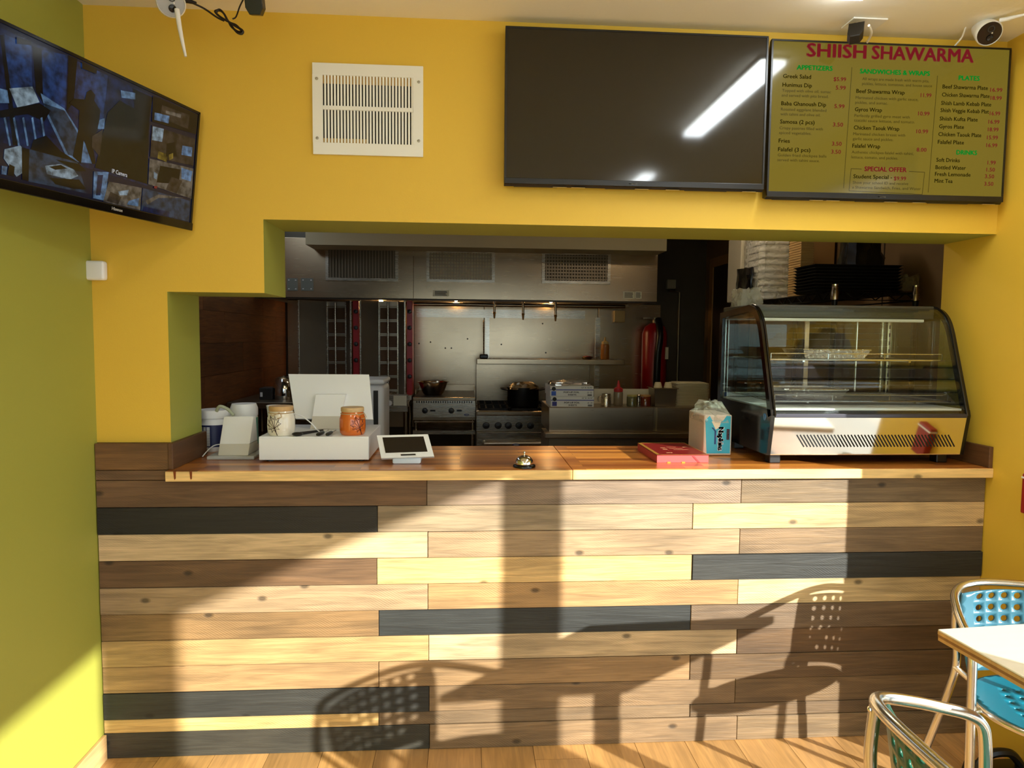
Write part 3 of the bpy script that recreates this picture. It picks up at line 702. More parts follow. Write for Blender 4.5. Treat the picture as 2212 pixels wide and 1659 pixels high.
# --- cash drawer
dx0, dx1, dy0, dy1, dz1 = -.712, -.338, .108, .44, Z0+.088
dw = thing('cash_drawer', 'white cash drawer under the point of sale screen on the worktop', 'cash drawer', ((dx0+dx1)/2, .27, Z0))
MB().box(dx0, dx1, dy0+.004, dy1, Z0+.006, dz1, .002).build('body', white_pl, dw)
MB().box(dx0+.001, dx1-.001, dy0, dy0+.0035, Z0+.008, dz1-.004, .001).build('drawer_front', white_pl, dw)
for a in (dx0+.03, dx1-.03):
    for c in (dy0+.03, dy1-.03): MB().lathe([(0, 0), (.012, 0), (.012, .007), (0, .007)], (a, c, Z0), 12).build('foot', black_pl, dw)
# --- point of sale screen, seen from behind
pm = thing('point_of_sale_screen', 'large white point of sale screen seen from behind on the cash drawer', 'screen', (-.45, .36, dz1))
yb_, yt_ = .34, .40
q = [PY(638, 904, yb_), PY(806, 906, yb_), PY(797, 809, yt_), PY(623, 808, yt_)]
nrm = (q[1]-q[0]).cross(q[3]-q[0]).normalized()
if nrm.y > 0: nrm = -nrm
MB().hexa([v for v in q]+[v-nrm*.012 for v in q]).build('panel', white_pl, pm)
MB().hexa([v-nrm*.0122 for v in q]+[v-nrm*.014 for v in q]).build('display_glass', black_gl, pm)
nk = [PY(675, 899, .325), PY(735, 899, .325), PY(747, 852, .352), PY(682, 852, .352)]
n2 = [Vector((v.x, v.y+.05, v.z)) for v in nk]
MB().hexa(nk+n2).build('neck', white_pl, pm)
ft = [Vector((PY(670, 930, .3).x, .30, dz1+.001)), Vector((PY(742, 930, .3).x, .30, dz1+.001)), nk[1], nk[0]]
MB().hexa(ft+[Vector((v.x, .42, v.z)) for v in ft]).build('stand_foot', mat('warm_grey_plastic', C(206, 200, 184), .4), pm)  # grey colour stands in for shade on the lower white stand
# --- receipt printer wedge
pr_ = thing('receipt_printer', 'white wedge shaped receipt printer on a grey base beside the cash drawer', 'printer', (-.82, .22, Z0))
gx = [-.90, -.752]
MB().box(-.905, -.742, .155, .295, Z0, Z0+.012, .003).build('base_plate', mat('grey_plastic', C(176, 174, 166), .4), pr_)
wz = lambda x0, x1, prof, nm, m_: MB().prism(prof, 0, x0, x1, bev=.004).build(nm, m_, pr_, True)
wz(-.873, -.767, [(.172, Z0+.0125), (.288, Z0+.0125), (.284, Z0+.05), (.192, Z0+.05)], 'lower_body', mat('warm_grey_plastic', C(206, 200, 184), .4))
wz(-.873, -.767, [(.192, Z0+.0505), (.284, Z0+.0505), (.268, Z0+.142), (.240, Z0+.142)], 'upper_body', white_pl)
MB().tube(bez([(-.872, .27, Z0+.04), (-.91, .25, Z0+.036), (-.93, .24, Z0+.02), (-.935, .2, Z0+.004)]), .002, 6).build('power_cord', white_pl, pr_, True)
# --- customer tablet
tb = thing('customer_tablet', 'small white customer display with dark screen tilted on the worktop', 'tablet', (-.19, .12, Z0))
ybt, ytt = .075, .125
q = [PY(823.5, 990, ybt), PY(938, 986, ybt), PY(924.5, 938, ytt), PY(814, 940.5, ytt)]
nrm = (q[1]-q[0]).cross(q[3]-q[0]).normalized()
if nrm.y > 0: nrm = -nrm
MB().hexa(q+[v-nrm*.012 for v in q]).build('body', white_pl, tb)
def bil(u, v, off=0): return (q[0]*(1-u)+q[1]*u)*(1-v)+(q[3]*(1-u)+q[2]*u)*v+nrm*off
MB().hexa([bil(.1, .22, .0002), bil(.9, .22, .0002), bil(.9, .9, .0002), bil(.1, .9, .0002)]+[bil(.1, .22, .001), bil(.9, .22, .001), bil(.9, .9, .001), bil(.1, .9, .001)]).build('screen', mat('tablet_screen', C(16, 10, 10), .25), tb)
MB().hexa([bil(.38, .08, .0002), bil(.66, .08, .0002), bil(.66, .14, .0002), bil(.38, .14, .0002)]+[bil(.38, .08, .0015), bil(.66, .08, .0015), bil(.66, .14, .0015), bil(.38, .14, .0015)]).build('card_slot', black_pl, tb)
MB().prism([(.07, Z0+.001), (.165, Z0+.001), (.15, Z0+.03), (.11, Z0+.045), (.085, Z0+.022)], 0, PZ(848, 1000, Z0).x, PZ(910, 1000, Z0).x, bev=.006).build('stand', mat('pale_blue_plastic', C(206, 214, 224), .35), tb, True)
# --- jars with leaf decoration
def leaf(c, R, ang, s, m_, parent):
    """maple leaf outline and veins laid on a round jar"""
    pts = [(0, -1), (.12, -.55), (.5, -.75), (.42, -.4), (.95, -.25), (.7, .0), (1.0, .35), (.55, .32), (.6, .75), (.25, .5), (0, 1.05), (-.25, .5), (-.6, .75), (-.55, .32), (-1, .35), (-.7, 0), (-.95, -.25), (-.42, -.4), (-.5, -.75), (-.12, -.55)]
    def on(u, v):
        u, v = u*.8-v*.35, u*.35+v*.9
        a = ang+u*s/R; return (c[0]+math.sin(a)*R, c[1]-math.cos(a)*R, c[2]+v*s)
    b = MB().tube([on(*p) for p in pts], .0011, 5, closed=True)
    for e in ((.8, .22), (.45, .55), (0, .9), (-.45, .55), (-.8, .22), (.7, -.2), (-.7, -.2)): b.tube([on(0, -.5), on(e[0]*.5, (e[1]-.5)*.5), on(*e)], .0009, 5)
    b.tube([on(0, -1.3), on(0, -.5), on(0, .6)], .0013, 5)
    return b.build('leaf_drawing', m_, parent, True)
def jar(label, pxc, py, col, lw, ang, leaf_m, R=.05, H=.083):
    c = PZ(pxc, py, dz1); c = Vector((c.x, max(c.y+R, dy0+R+.004), dz1+.0006))
    t = thing('cookie_jar', label, 'jar', c)
    MB().lathe([(0, 0), (R*.86, 0), (R*.97, H*.10), (R, H*.35), (R*.98, H*.7), (R*.86, H*.92), (R*.80, H), (R*.74, H), (R*.74, H*.9), (0, H*.9)], c, 36).build('body', col, t, True)
    MB().lathe([(0, H*.985), (R*.86, H*.985), (R*.88, H*1.02), (R*.88, H*1.14), (R*.84, H*1.18), (0, H*1.18)], c, 36).build('lid', lw, t, True)
    leaf(c+Vector((0, 0, H*.47)), R*1.0, ang, H*.38, leaf_m, t)
    tw_ = mat('jute_twine', C(190, 160, 115), .9)
    b = MB().tube([(c.x+math.cos(a)*R*.885, c.y+math.sin(a)*R*.885, c.z+H*.91) for a in [k*2*PI/24 for k in range(24)]], .0016, 5, closed=True)
    bx, by = c.x+math.sin(ang+.25)*R*.95, c.y-math.cos(ang+.25)*R*.95
    b.tube(bez([(bx, by, c.z+H*.9), (bx-.012, by-.004, c.z+H*.82), (bx-.016, by-.005, c.z+H*.92), (bx, by-.003, c.z+H*.9), (bx+.012, by-.004, c.z+H*.95), (bx+.018, by-.004, c.z+H*.78), (bx+.004, by-.003, c.z+H*.72)], 5), .0014, 5)
    b.build('twine', tw_, t, True)
jar('glossy white jar with brown leaf drawing and wooden lid on the cash drawer', 600, 943, mat('white_glaze', C(236, 228, 208), .12, coat=.5), mat('beech_lid', C(196, 158, 104), .6, var=.15, stretch=(1, 20, 1)), -.35, mat('leaf_brown', C(58, 32, 14), .5), .047, .086)
jar('glossy orange jar with leaf drawing and wooden lid on the cash drawer', 757, 942, mat('orange_glaze', C(214, 108, 40), .14, coat=.5), mat('beech_lid2', C(204, 170, 120), .6, var=.15, stretch=(1, 20, 1)), .62, mat('leaf_rust', C(96, 34, 10), .5), .046, .082)
# --- black spoons lying on the drawer
for i, (p0, p1, lab) in enumerate((((624, 944), (670, 935), 'black spoon lying beside the white jar on the cash drawer'), ((676, 945), (698, 934), 'black handled pen lying in the middle of the cash drawer'), ((697, 945), (716, 934), 'black handled pen lying next to the orange jar'))):
    a = PZ(*p0, dz1+.007); c = PZ(*p1, dz1+.007)
    a.y = max(a.y, dy0+.004); c.y = max(a.y+.06, c.y)
    d = (c-a).normalized()
    sp_ = thing('black_spoon' if i == 0 else 'black_pen', lab, 'spoon' if i == 0 else 'pen', a)
    if i == 0:
        MB().ball((0, 0, 0), .017, seg=16, sc=(1.15, .8, .42), M=Matrix.Translation(a+Vector((.012, .012, .0005)))).build('bowl', black_pl, sp_, True)
        MB().tube([a+Vector((.02, .02, .001)), c+Vector((.03, .05, 0))], [.006, .004], 10).build('handle', black_pl, sp_, True)
    else:
        MB().tube([a, a+d*.01, a+d*.05, c], [.0045, .0068, .0066, .005], 12).build('grip', black_pl, sp_, True)
        MB().tube([c, c+d*.05], [.003, .0024], 8).build('shaft', alu, sp_, True)
MB().tube(bez([PY(632, 893, .22), PY(652, 899, .21), PY(672, 914, .2), PY(684, 927, .2), PY(694, 936, .17)]), .0022, 8).build('power_cord', white_pl, pm, True)
# --- tub, wipes, cup
c = Vector((PY(463, 930, .37).x, .375, Z0))
tbk = thing('plastic_tub', 'white plastic tub with navy label at the left end of the worktop', 'tub', c)
R = .058
MB().lathe([(0, 0), (R*.95, 0), (R, .006), (R, .105), (R*.92, .112), (R*.92, .122), (R*1.02, .124), (R*1.02, .15), (R*.97, .154), (0, .154)], c, 32).build('body', white_pl, tbk, True)
MB().lathe([(R+.0008, .018), (R+.0008, .1)], c, 32).build('label', mat('navy_label', C(30, 34, 78), .4), tbk, True)
pt = MB()
for k in range(12):
    a0 = -.62; a1 = .05; zz = .022+k*.006
    pt.poly([(c.x+math.sin(a)*(R+.0014), c.y-math.cos(a)*(R+.0014), c.z+z_) for a, z_ in ((a0, zz), ((a0+a1)/2, zz), (a1, zz), (a1, zz+.0046), ((a0+a1)/2, zz+.0046), (a0, zz+.0046))])
pt.build('label_print', white_pl, tbk, recalc=False)
c = Vector((PY(528, 900, .39).x, .388, Z0))
wp = thing('wipes_canister', 'white canister with teal label behind the receipt printer', 'canister', c)
ztop = PY(513, 872, .38).z-Z0; R = .049
MB().lathe([(0, 0), (R, 0), (R, ztop-.05), (R*.97, ztop-.045), (R*1.02, ztop-.044), (R*1.02, ztop-.016), (R*.9, ztop), (0, ztop)], c, 28).build('body', white_pl, wp, True)
MB().lathe([(R+.0008, .02), (R+.0008, ztop-.052)], c, 28).build('label', mat('teal_label', C(110, 176, 156), .45), wp, True)
MB().prism([(c.x-.012, Z0+ztop-.085), (c.x+.012, Z0+ztop-.085), (c.x+.012, Z0+ztop-.062), (c.x-.012, Z0+ztop-.062)], 1, c.y-R-.0022, c.y-R+.004).build('barcode', white_pl, wp)
tag(MB().tube(bez([PY(468, 888, .27), PY(475, 878, .26), PY(492, 884, .26), PY(505, 897, .26)]), .006, 10).build('tub_handle_hose', mat('grey_green_plastic', C(170, 176, 150), .4), smooth=True), 'curved grey green hose between white tub and wipes canister', 'hose')
c = Vector((PY(590, 900, .3).x, .33, dz1)); zt = PY(590, 879, .3).z-dz1
tag(MB().lathe([(0, 0), (.022, 0), (.031, zt), (.033, zt+.002), (.03, zt+.003), (.02, .004), (0, .004)], c, 24).build('paper_cup', white_pl, smooth=True), 'white paper cup behind the white jar on the cash drawer', 'cup')
# --- counter bell
c = PZ(1134, 1012, Z0); c = Vector((c.x, max(c.y, -.005)+.012, Z0))
bl = thing('service_bell', 'small chrome service bell at the worktop edge', 'bell', c)
MB().lathe([(0, 0), (.038, 0), (.0385, .004), (.036, .008), (.03, .010), (0, .010)], c, 32).build('base', black_gl, bl, True)
MB().lathe([(.031, .011), (.0315, .014), (.029, .024), (.022, .033), (.012, .038), (0, .0395)], c, 32).build('dome', chrome, bl, True)
MB().cyl(c+Vector((0, 0, .037)), c+Vector((0, 0, .047)), .0022, seg=10).ball(c+Vector((0, 0, .049)), .0045).build('plunger', chrome, bl, True)
# --- red gift box
rx0, rx1, ry0, ry1 = .672, .858, .072, .345
rd = thing('red_box', 'flat red sweets box with gold edged lid on the worktop', 'box', ((rx0+rx1)/2, .2, Z0))
pink = mat('box_side_pink', C(196, 70, 66), .5); gold = mat('gold_edge', C(206, 150, 60), .35, .6)
MB().box(rx0, rx1, ry0, ry1, Z0, Z0+.0255, .001).build('tray', pink, rd)
MB().box(rx0-.001, rx1+.001, ry0-.001, ry1+.001, Z0+.0256, Z0+.0285, .0008).build('lid', mat('box_lid_red', C(122, 24, 22), .3), rd)
MB().box(rx0, rx0+.012, ry0, ry1, Z0+.0286, Z0+.0289).box(rx0, rx1, ry0, ry0+.004, Z0+.0286, Z0+.0289).box(rx0, rx1, ry1-.004, ry1, Z0+.0286, Z0+.0289).box(rx1-.004, rx1, ry0, ry1, Z0+.0286, Z0+.0289).build('gold_border', gold, rd)
pt = MB()
for (u, v, a, b_) in ((.3, .55, .1, .02), (.45, .5, .28, .008), (.5, .4, .3, .008), (.45, .62, .2, .008), (.78, .6, .1, .05), (.25, .15, .12, .03), (.3, .42, .09, .05)):
    X_, Y_ = rx0+(rx1-rx0)*u, ry0+(ry1-ry0)*v; pt.box(X_, X_+(rx1-rx0)*a, Y_, Y_+(ry1-ry0)*b_, Z0+.0286, Z0+.0288)
pt.build('printed_marks', mat('box_print', C(196, 140, 96), .4), rd)
for u in (.2, .48): MB().box(rx0+(rx1-rx0)*u, rx0+(rx1-rx0)*u+.012, ry0-.0015, ry0, Z0, Z0+.004).build('clasp', gold, rd)
MB().hexa([Vector((rx1-.06, ry0-.0012, Z0+.024)), Vector((rx1-.052, ry0-.0012, Z0+.024)), Vector((rx1-.03, ry0-.0012, Z0+.001)), Vector((rx1-.038, ry0-.0012, Z0+.001))]+[Vector((rx1-.06, ry0-.0002, Z0+.024)), Vector((rx1-.052, ry0-.0002, Z0+.024)), Vector((rx1-.03, ry0-.0002, Z0+.001)), Vector((rx1-.038, ry0-.0002, Z0+.001))]).build('ribbon', mat('ribbon_dark', C(150, 44, 44), .4), rd)
# --- napkin pack
nx0, nx1, ny0, ny1, nh = .887, .994, .207, .385, .155
npk = thing('napkin_pack', 'opened plastic pack of white napkins with turquoise print beside the display case', 'napkins', ((nx0+nx1)/2, .3, Z0))
MB().box(nx0, nx1, ny0, ny1, Z0+.002, Z0+nh, .006, seg=3).build('napkin_stack', mat('napkin_paper', C(222, 206, 186), .85, bump=.3, bscale=60, stretch=(1, 1, 12)), npk)
tq = mat('turquoise_print', C(58, 172, 196), .35); nv = mat('navy_print', C(24, 40, 110), .35)
MB().prism([(nx0+.012, Z0+.010), (nx1-.006, Z0+.010), (nx1-.006, Z0+.150), (nx1-.022, Z0+.152), (nx1-.036, Z0+.132), (nx0+.032, Z0+.132), (nx0+.020, Z0+.152), (nx0+.004, Z0+.135)], 1, ny0-.0012, ny0-.0003).build('wrapper_print', tq, npk)
MB().prism([(nx0+.028, Z0+.131), (nx1-.042, Z0+.131), (nx1-.05, Z0+.108), (nx0+.044, Z0+.1)], 1, ny0-.002, ny0-.0014).build('cream_panel', mat('napkin_cream', C(236, 220, 190), .5), npk)
MB().box(nx0+.04, nx0+.046, ny0-.0022, ny0-.0014, Z0+.045, Z0+.095).hexa([Vector((nx0+.028, ny0-.0022, Z0+.108)), Vector((nx0+.034, ny0-.0022, Z0+.108)), Vector((nx0+.046, ny0-.0022, Z0+.094)), Vector((nx0+.040, ny0-.0022, Z0+.094)), Vector((nx0+.028, ny0-.0014, Z0+.108)), Vector((nx0+.034, ny0-.0014, Z0+.108)), Vector((nx0+.046, ny0-.0014, Z0+.094)), Vector((nx0+.040, ny0-.0014, Z0+.094))]).build('stripe_print', nv, npk)
rotM = lambda x, z, y: frame(Vector((x, y, z)), Vector((0, 0, -1)), Vector((1, 0, 0)), Vector((0, -1, 0)))
MB().text('Napkins', rotM(nx0+.054, Z0+.108, ny0-.0026), width=.086, height=.021, bold=.06).build('lettering_outline', white_pl, npk, recalc=False)
MB().text('Napkins', rotM(nx0+.0545, Z0+.108, ny0-.0030), width=.085, height=.020, bold=.01).build('lettering', nv, npk, recalc=False)
MB().box(nx1-.021, nx1-.010, ny0-.0026, ny0-.0016, Z0+.062, Z0+.102).build('brand_patch', mat('brand_maroon', C(60, 24, 50), .4), npk)
MB().text('KIRKLAND', rotM(nx1-.0185, Z0+.1, ny0-.0031), width=.036, height=.006, bold=.02).build('brand_lettering', white_pl, npk, recalc=False)
# crumpled clear wrapper above the stack
def crumple(name, parent, x0, x1, y0, y1, z0, z1, m_, seed, taper=.35, amp=.012, n=9, top=True):
    rnd = random.Random(seed); b = MB(); rings = []
    cx, cy = (x0+x1)/2, (y0+y1)/2; hx, hy = (x1-x0)/2, (y1-y0)/2
    lev = 6; seg = 28
    for l in range(lev):
        t = l/(lev-1); k = 1-taper*t**1.6; ring = []
        for s_ in range(seg):
            a = 2*PI*s_/seg; ca, sa = math.cos(a), math.sin(a)
            e = 1/max(abs(ca), abs(sa)); e = min(e, 1.25)
            j = 0 if l == 0 else rnd.uniform(-amp, amp)
            ring.append(b.bm.verts.new((cx+ca*e*(hx+j)*k, cy+sa*e*(hy+j)*k, z0+(z1-z0)*t+(rnd.uniform(-amp, amp)*.8 if l else 0))))
        rings.append(ring)
    for A, B in zip(rings, rings[1:]):
        for k in range(seg): b.bm.faces.new((A[k], A[(k+1) % seg], B[(k+1) % seg], B[k]))
    if top:
        cen = b.bm.verts.new((cx, cy, z1+rnd.uniform(-amp, amp)))
        for k in range(seg): b.bm.faces.new((rings[-1][k], rings[-1][(k+1) % seg], cen))
    return b.build(name, m_, parent, True, angle=25)
crumple('clear_wrapper', npk, nx0-.002, nx1+.002, ny0-.003, ny1+.002, Z0+nh-.03, Z0+nh+.042, film('clear_film', C(215, 215, 195), .32), 3, .45)

# ================================================================== refrigerated display case
dcx0, dcx1 = 1.045, 1.765
dc = thing('display_case', 'countertop glass display case with curved black framed front and chrome base', 'display case', ((dcx0+dcx1)/2, .25, Z0))
A = [(.02, 1.004), (-.005, 1.145)]
prof = [(-.005, 1.145), (.03, 1.25), (.068, 1.36), (.10, 1.45), (.128, 1.495), (.165, 1.522), (.21, 1.534)]
prof = [(v.x, v.y) for v in bez([Vector((a, c, 0)) for a, c in prof], 4)]
def inset(p, d):
    out = []
    for i, (y, z) in enumerate(p):
        a = Vector(p[max(i-1, 0)]); c = Vector(p[min(i+1, len(p)-1)]); t = (c-a).normalized(); out.append((y+t.y*d, z-t.x*d))
    return out
# side frames: an outline ring with a pane inside
for sx, x in (('l', dcx0), ('r', dcx1)):
    outer = [A[0]]+prof+[(.5, 1.512), (.5, 1.004)]
    inn = inset(prof, .026)
    inner = [(inn[0][0]+.012, 1.165)]+inn[1:]+[(.47, 1.490), (.47, 1.165)]
    x0, x1 = (x, x+.014) if sx == 'l' else (x-.014, x)
    b = MB(); n = len(prof)
    # front rail strip
    fo = prof; fi = inn
    for i in range(n-1):
        p4 = [fo[i], fo[i+1], fi[i+1], fi[i]]; b.prism(p4, 0, x0, x1)
    b.prism([prof[-1], (.5, 1.512), (.47, 1.490), inn[-1]], 0, x0, x1)
    b.prism([(.5, 1.512), (.5, 1.165), (.47, 1.165), (.47, 1.490)], 0, x0, x1)
    bmesh.ops.remove_doubles(b.bm, verts=b.bm.verts, dist=1e-5)
    b.build('side_frame', black_gl, dc)
    MB().prism([(.02, 1.004), (-.005, 1.145), (.0, 1.165), (.5, 1.165), (.5, 1.004)], 0, x0, x1).build('side_base', black_gl, dc)
    b = MB()
    pane = [inn[0]]+inn[1:]+[(.47, 1.490), (.47, 1.165)]
    b.prism(pane, 0, x0+.005, x1-.005).build('side_glass', glass('case_side_glass', (.72, .80, .78, 1), 1.6), dc)
    bar = MB(); xi = x1+.001 if sx == 'l' else x0-.004
    bar.box(xi, xi+.003, .44, .462, 1.17, 1.485).build('shelf_rail', alu, dc)
    sl_ = MB()
    for k in range(9): sl_.box(xi-.0006, xi+.0036, .447, .454, 1.19+k*.033, 1.205+k*.033)
    sl_.build('rail_slot', black_pl, dc)
# curved front glass
b = MB(); n = len(prof); ii = inset(prof, .004)
for i in range(n-1):
    p = [prof[i], prof[i+1], ii[i+1], ii[i]]; b.prism(p, 0, dcx0+.0145, dcx1-.0145)
bmesh.ops.remove_doubles(b.bm, verts=b.bm.verts, dist=1e-5)
b.build('front_glass', glass('case_front_glass', (.93, .95, .92, 1), 1.5), dc, True)
# frame strips along the glass edges
for x in (dcx0+.014, dcx1-.014):
    MB().tube([(x, y-.001, z) for y, z in prof], .0045, 8).build('edge_strip', black_gl, dc, True)
MB().box(dcx0+.014, dcx1-.014, -.008, .006, 1.138, 1.152, .002).build('lower_glass_rail', mat('grey_rail', C(72, 70, 78), .3, .6), dc)
MB().box(dcx0+.014, dcx1-.014, .19, .5, 1.487, 1.535, .004).build('top_panel', mat('case_top', C(72, 68, 58), .35), dc)
MB().box(dcx0+.05, dcx1-.05, .193, .218, 1.475, 1.4865, .003).build('light_tube', mat('tube_glass', C(225, 225, 215), .3), dc)
# chrome lower front with slanted slots
M_low = [(A[0][0], A[0][1]), (A[1][0], A[1][1])]
MB().prism([(.02, 1.004), (-.005, 1.142), (.01, 1.142), (.034, 1.004)], 0, dcx0+.014, dcx1-.014).build('chrome_front', mat('chrome_panel', (.82, .80, .76, 1), .06, 1), dc)
dv = (Vector((0, A[1][0]-A[0][0], A[1][1]-A[0][1]))).normalized(); nv_ = Vector((0, -dv.z, dv.y)).normalized()
if nv_.y > 0: nv_ = -nv_
fr = frame(Vector((dcx0, A[0][0], A[0][1])), Vector((1, 0, 0)), dv, nv_)
first = None; sa, sb = .115, dcx1-dcx0-.055; NS = 46
for k in range(NS):
    u = sa+(sb-sa)*k/(NS-1)
    if first is None:
        first = MB().box(-.0023, .0023, -.027, .027, .0001, .0007, .0, M=fr.to_3x3().to_4x4() @ Matrix.Rotation(.62, 4, 'Z')).build('vent_slot', mat('slot_black', C(8, 8, 8), .8), dc, local=True); o = first
    else: o = copyobj(first, (0, 0, 0))
    o.location = fr @ Vector((u, .052, 0)) - dc.location
MB().box(dcx0+.014, dcx1-.014, .034, .5, 1.004, 1.16).build('base_body', black_pl, dc)
MB().box(dcx0+.016, dcx1-.016, .02, .48, 1.1602, 1.168, .001).build('case_floor', white_pl, dc)
for x in (dcx0+.03, dcx1-.07):
    for y in (.06, .38): MB().box(x, x+.04, y, y+.04, Z0, 1.004, .003).build('foot', black_pl, dc)
MB().lathe([(0, .003), (.010, .003), (.0125, .0015), (.013, 0)], (dcx0-.0003, .045, 1.135), 20, axis=(-1, 0, 0)).build('round_badge', mat('badge_blue', C(90, 140, 190), .2, .5), dc, True)
# rear doors
for a, c, y in ((dcx0+.016, dcx0+.375, .485), (dcx0+.355, dcx1-.016, .478)):
    d_ = MB().box(a, a+.018, y, y+.006, 1.17, 1.5).box(c-.018, c, y, y+.006, 1.17, 1.5).box(a, c, y, y+.006, 1.17, 1.186).box(a, c, y, y+.006, 1.486, 1.502).build('sliding_door', alu, dc)
    MB().box(a+.018, c-.018, y+.002, y+.004, 1.186, 1.486).build('door_pane', glass('case_door_glass', (.86, .88, .84, 1), 1.45), d_)
# wire shelves
def wire_shelf(z, y0, y1, nm):
    x0, x1 = dcx0+.03, dcx1-.03
    s = MB().tube([(x0, y0, z), (x1, y0, z), (x1, y1, z), (x0, y1, z)], .003, 8, closed=True).tube([(x0+.01, y0, z+.022), (x1-.01, y0, z+.022)], .002, 8)
    for u in (0, .33, .66, 1): s.cyl((x0+.01+(x1-x0-.02)*u, y0, z), (x0+.01+(x1-x0-.02)*u, y0, z+.022), .002, seg=6)
    s = s.build(nm, chrome, dc, True)
    w = MB()
    for k in range(40):
        x = x0+(x1-x0)*(k+.5)/40; w.cyl((x, y0, z+.0015), (x, y1, z+.0015), .0011, seg=5)
    w.build('shelf_wires', chrome, s, True)
    for u in (.2, .8): MB().box(x0+(x1-x0)*u-.004, x0+(x1-x0)*u+.004, y0, y1, z-.008, z-.002).build('shelf_support', alu, s)
wire_shelf(1.335, .10, .42, 'wire_shelf'); wire_shelf(1.19, .06, .42, 'wire_shelf')
MB().cyl((dcx0+.55, .43, 1.17), (dcx0+.55, .43, 1.5), .006, seg=10).build('upright_post', alu, dc, True)
for (x, y, z, lab, w, d) in ((1.25, .19, 1.3383, 'foil tray on the upper wire shelf of the display case', .26, .17), (1.16, .14, 1.1933, 'foil tray on the lower wire shelf of the display case', .24, .17)):
    ty = thing('foil_tray', lab, 'tray', (x, y, z)); fo = mat('crinkled_foil', (.78, .77, .74, 1), .22, 1, bump=.6, bscale=60)
    MB().hexa([Vector((x+.015, y+.015, z)), Vector((x+w-.015, y+.015, z)), Vector((x+w-.015, y+d-.015, z)), Vector((x+.015, y+d-.015, z)), Vector((x, y, z+.03)), Vector((x+w, y, z+.03)), Vector((x+w, y+d, z+.03)), Vector((x, y+d, z+.03))]).build('pan', fo, ty)
    MB().tube([(x, y, z+.031), (x+w, y, z+.031), (x+w, y+d, z+.031), (x, y+d, z+.031)], .003, 6, closed=True).build('rolled_rim', fo, ty)

# ================================================================== kitchen behind the counter
def QB(px0, py0, px1, py1, Y):
    a, b, c, d = PY(px0, py0, Y), PY(px1, py0, Y), PY(px1, py1, Y), PY(px0, py1, Y)
    return (a.x+d.x)/2, (b.x+c.x)/2, (c.z+d.z)/2, (a.z+b.z)/2
HY = 2.9
hx0 = KL+.01; hx1 = PY(1420, 600, HY).x; hz0 = 1.685; hz1 = 2.12
hd = thing('exhaust_hood', 'long stainless exhaust hood over the cooking line', 'hood', ((hx0+hx1)/2, 3.3, hz0))
xs_ = PY(893, 600, HY).x
for a, c in ((hx0, xs_-.001), (xs_+.001, hx1)): MB().box(a, c, HY, HY+.012, hz0, hz1, .001).build('face_panel', st, hd)
MB().box(hx0, hx1, HY, HY+.03, hz0-.012, hz0-.0005).build('lower_lip', mat('hood_lip', C(50, 40, 26), .4, .5), hd)
MB().box(hx0, hx0+.01, HY+.012, KY-.001, hz0, hz1).box(hx1-.01, hx1, HY+.012, KY-.001, hz0, hz1).box(hx0, hx1, HY+.012, KY-.001, hz1-.01, hz1).build('canopy_body', st_d, hd)
MB().box(hx0+.01, hx1-.01, HY+.25, HY+.6, hz0+.02, hz0+.06).build('filter_bank', mat('dark_filter', C(36, 28, 20), .5, .4), hd)
MB().cyl((hx0+.3, HY+.62, hz0-.012), (hx1-.1, HY+.62, hz0-.012), .015).build('grease_rail', st, hd, True)
for i, (p0, p1, p2, p3) in enumerate(((703, 534, 860, 607), (921, 540, 1069, 610), (1171, 544, 1319, 613))):
    x0, x1, z0, z1 = QB(p0, p1, p2, p3, HY-.012)
    w = .022
    vf = MB().box(x0, x1, HY-.013, HY-.001, z1-w, z1, .001).box(x0, x1, HY-.013, HY-.001, z0, z0+w, .001).box(x0, x0+w, HY-.013, HY-.001, z0+w, z1-w).box(x1-w, x1, HY-.013, HY-.001, z0+w, z1-w).build('supply_grille', st_b, hd)
    MB().box(x0+w, x1-w, HY-.003, HY-.001, z0+w, z1-w).build('grille_back', mat('filter_cream' if i == 1 else 'filter_dull', C(190, 180, 150) if i == 1 else C(90, 80, 60), .6), vf)
    n = 22; first = None
    for k in range(n):
        xx = x0+w+(x1-x0-2*w)*(k+.5)/n
        if first is None: first = MB().box(-.0035, .0035, 0, .006, 0, z1-z0-2*w).build('grille_bar', st_d, vf, local=True); o = first
        else: o = copyobj(first, (0, 0, 0))
        o.location = Vector((xx, HY-.010, z0+w))-hd.location-vf.location
    if i:
        h_ = MB()
        for k in range(8): zz = z0+w+(z1-z0-2*w)*(k+.5)/8; h_.box(x0+w, x1-w, HY-.0045, HY-.0035, zz-.004, zz+.004)
        h_.build('grille_crossbar', st_d, vf)
plt_m = mat('plate_grey', C(120, 120, 110), .5, .4); paper = mat('placard_paper', C(226, 218, 190), .6); ink = mat('ink', C(40, 36, 30), .7)
for (p0, p1, p2, p3) in ((620, 601, 643, 628), (650, 601, 677, 628)):
    x0, x1, z0, z1 = QB(p0, p1, p2, p3, HY-.004); b = MB().box(x0, x1, HY-.005, HY-.0005, z0, z1, .001).build('cover_plate', plt_m, hd)
    for u in (.18, .82):
        for v in (.15, .85): MB().box(x0+(x1-x0)*u-.005, x0+(x1-x0)*u+.005, HY-.007, HY-.005, z0+(z1-z0)*v-.003, z0+(z1-z0)*v+.003).build('screw', white_pl, b)
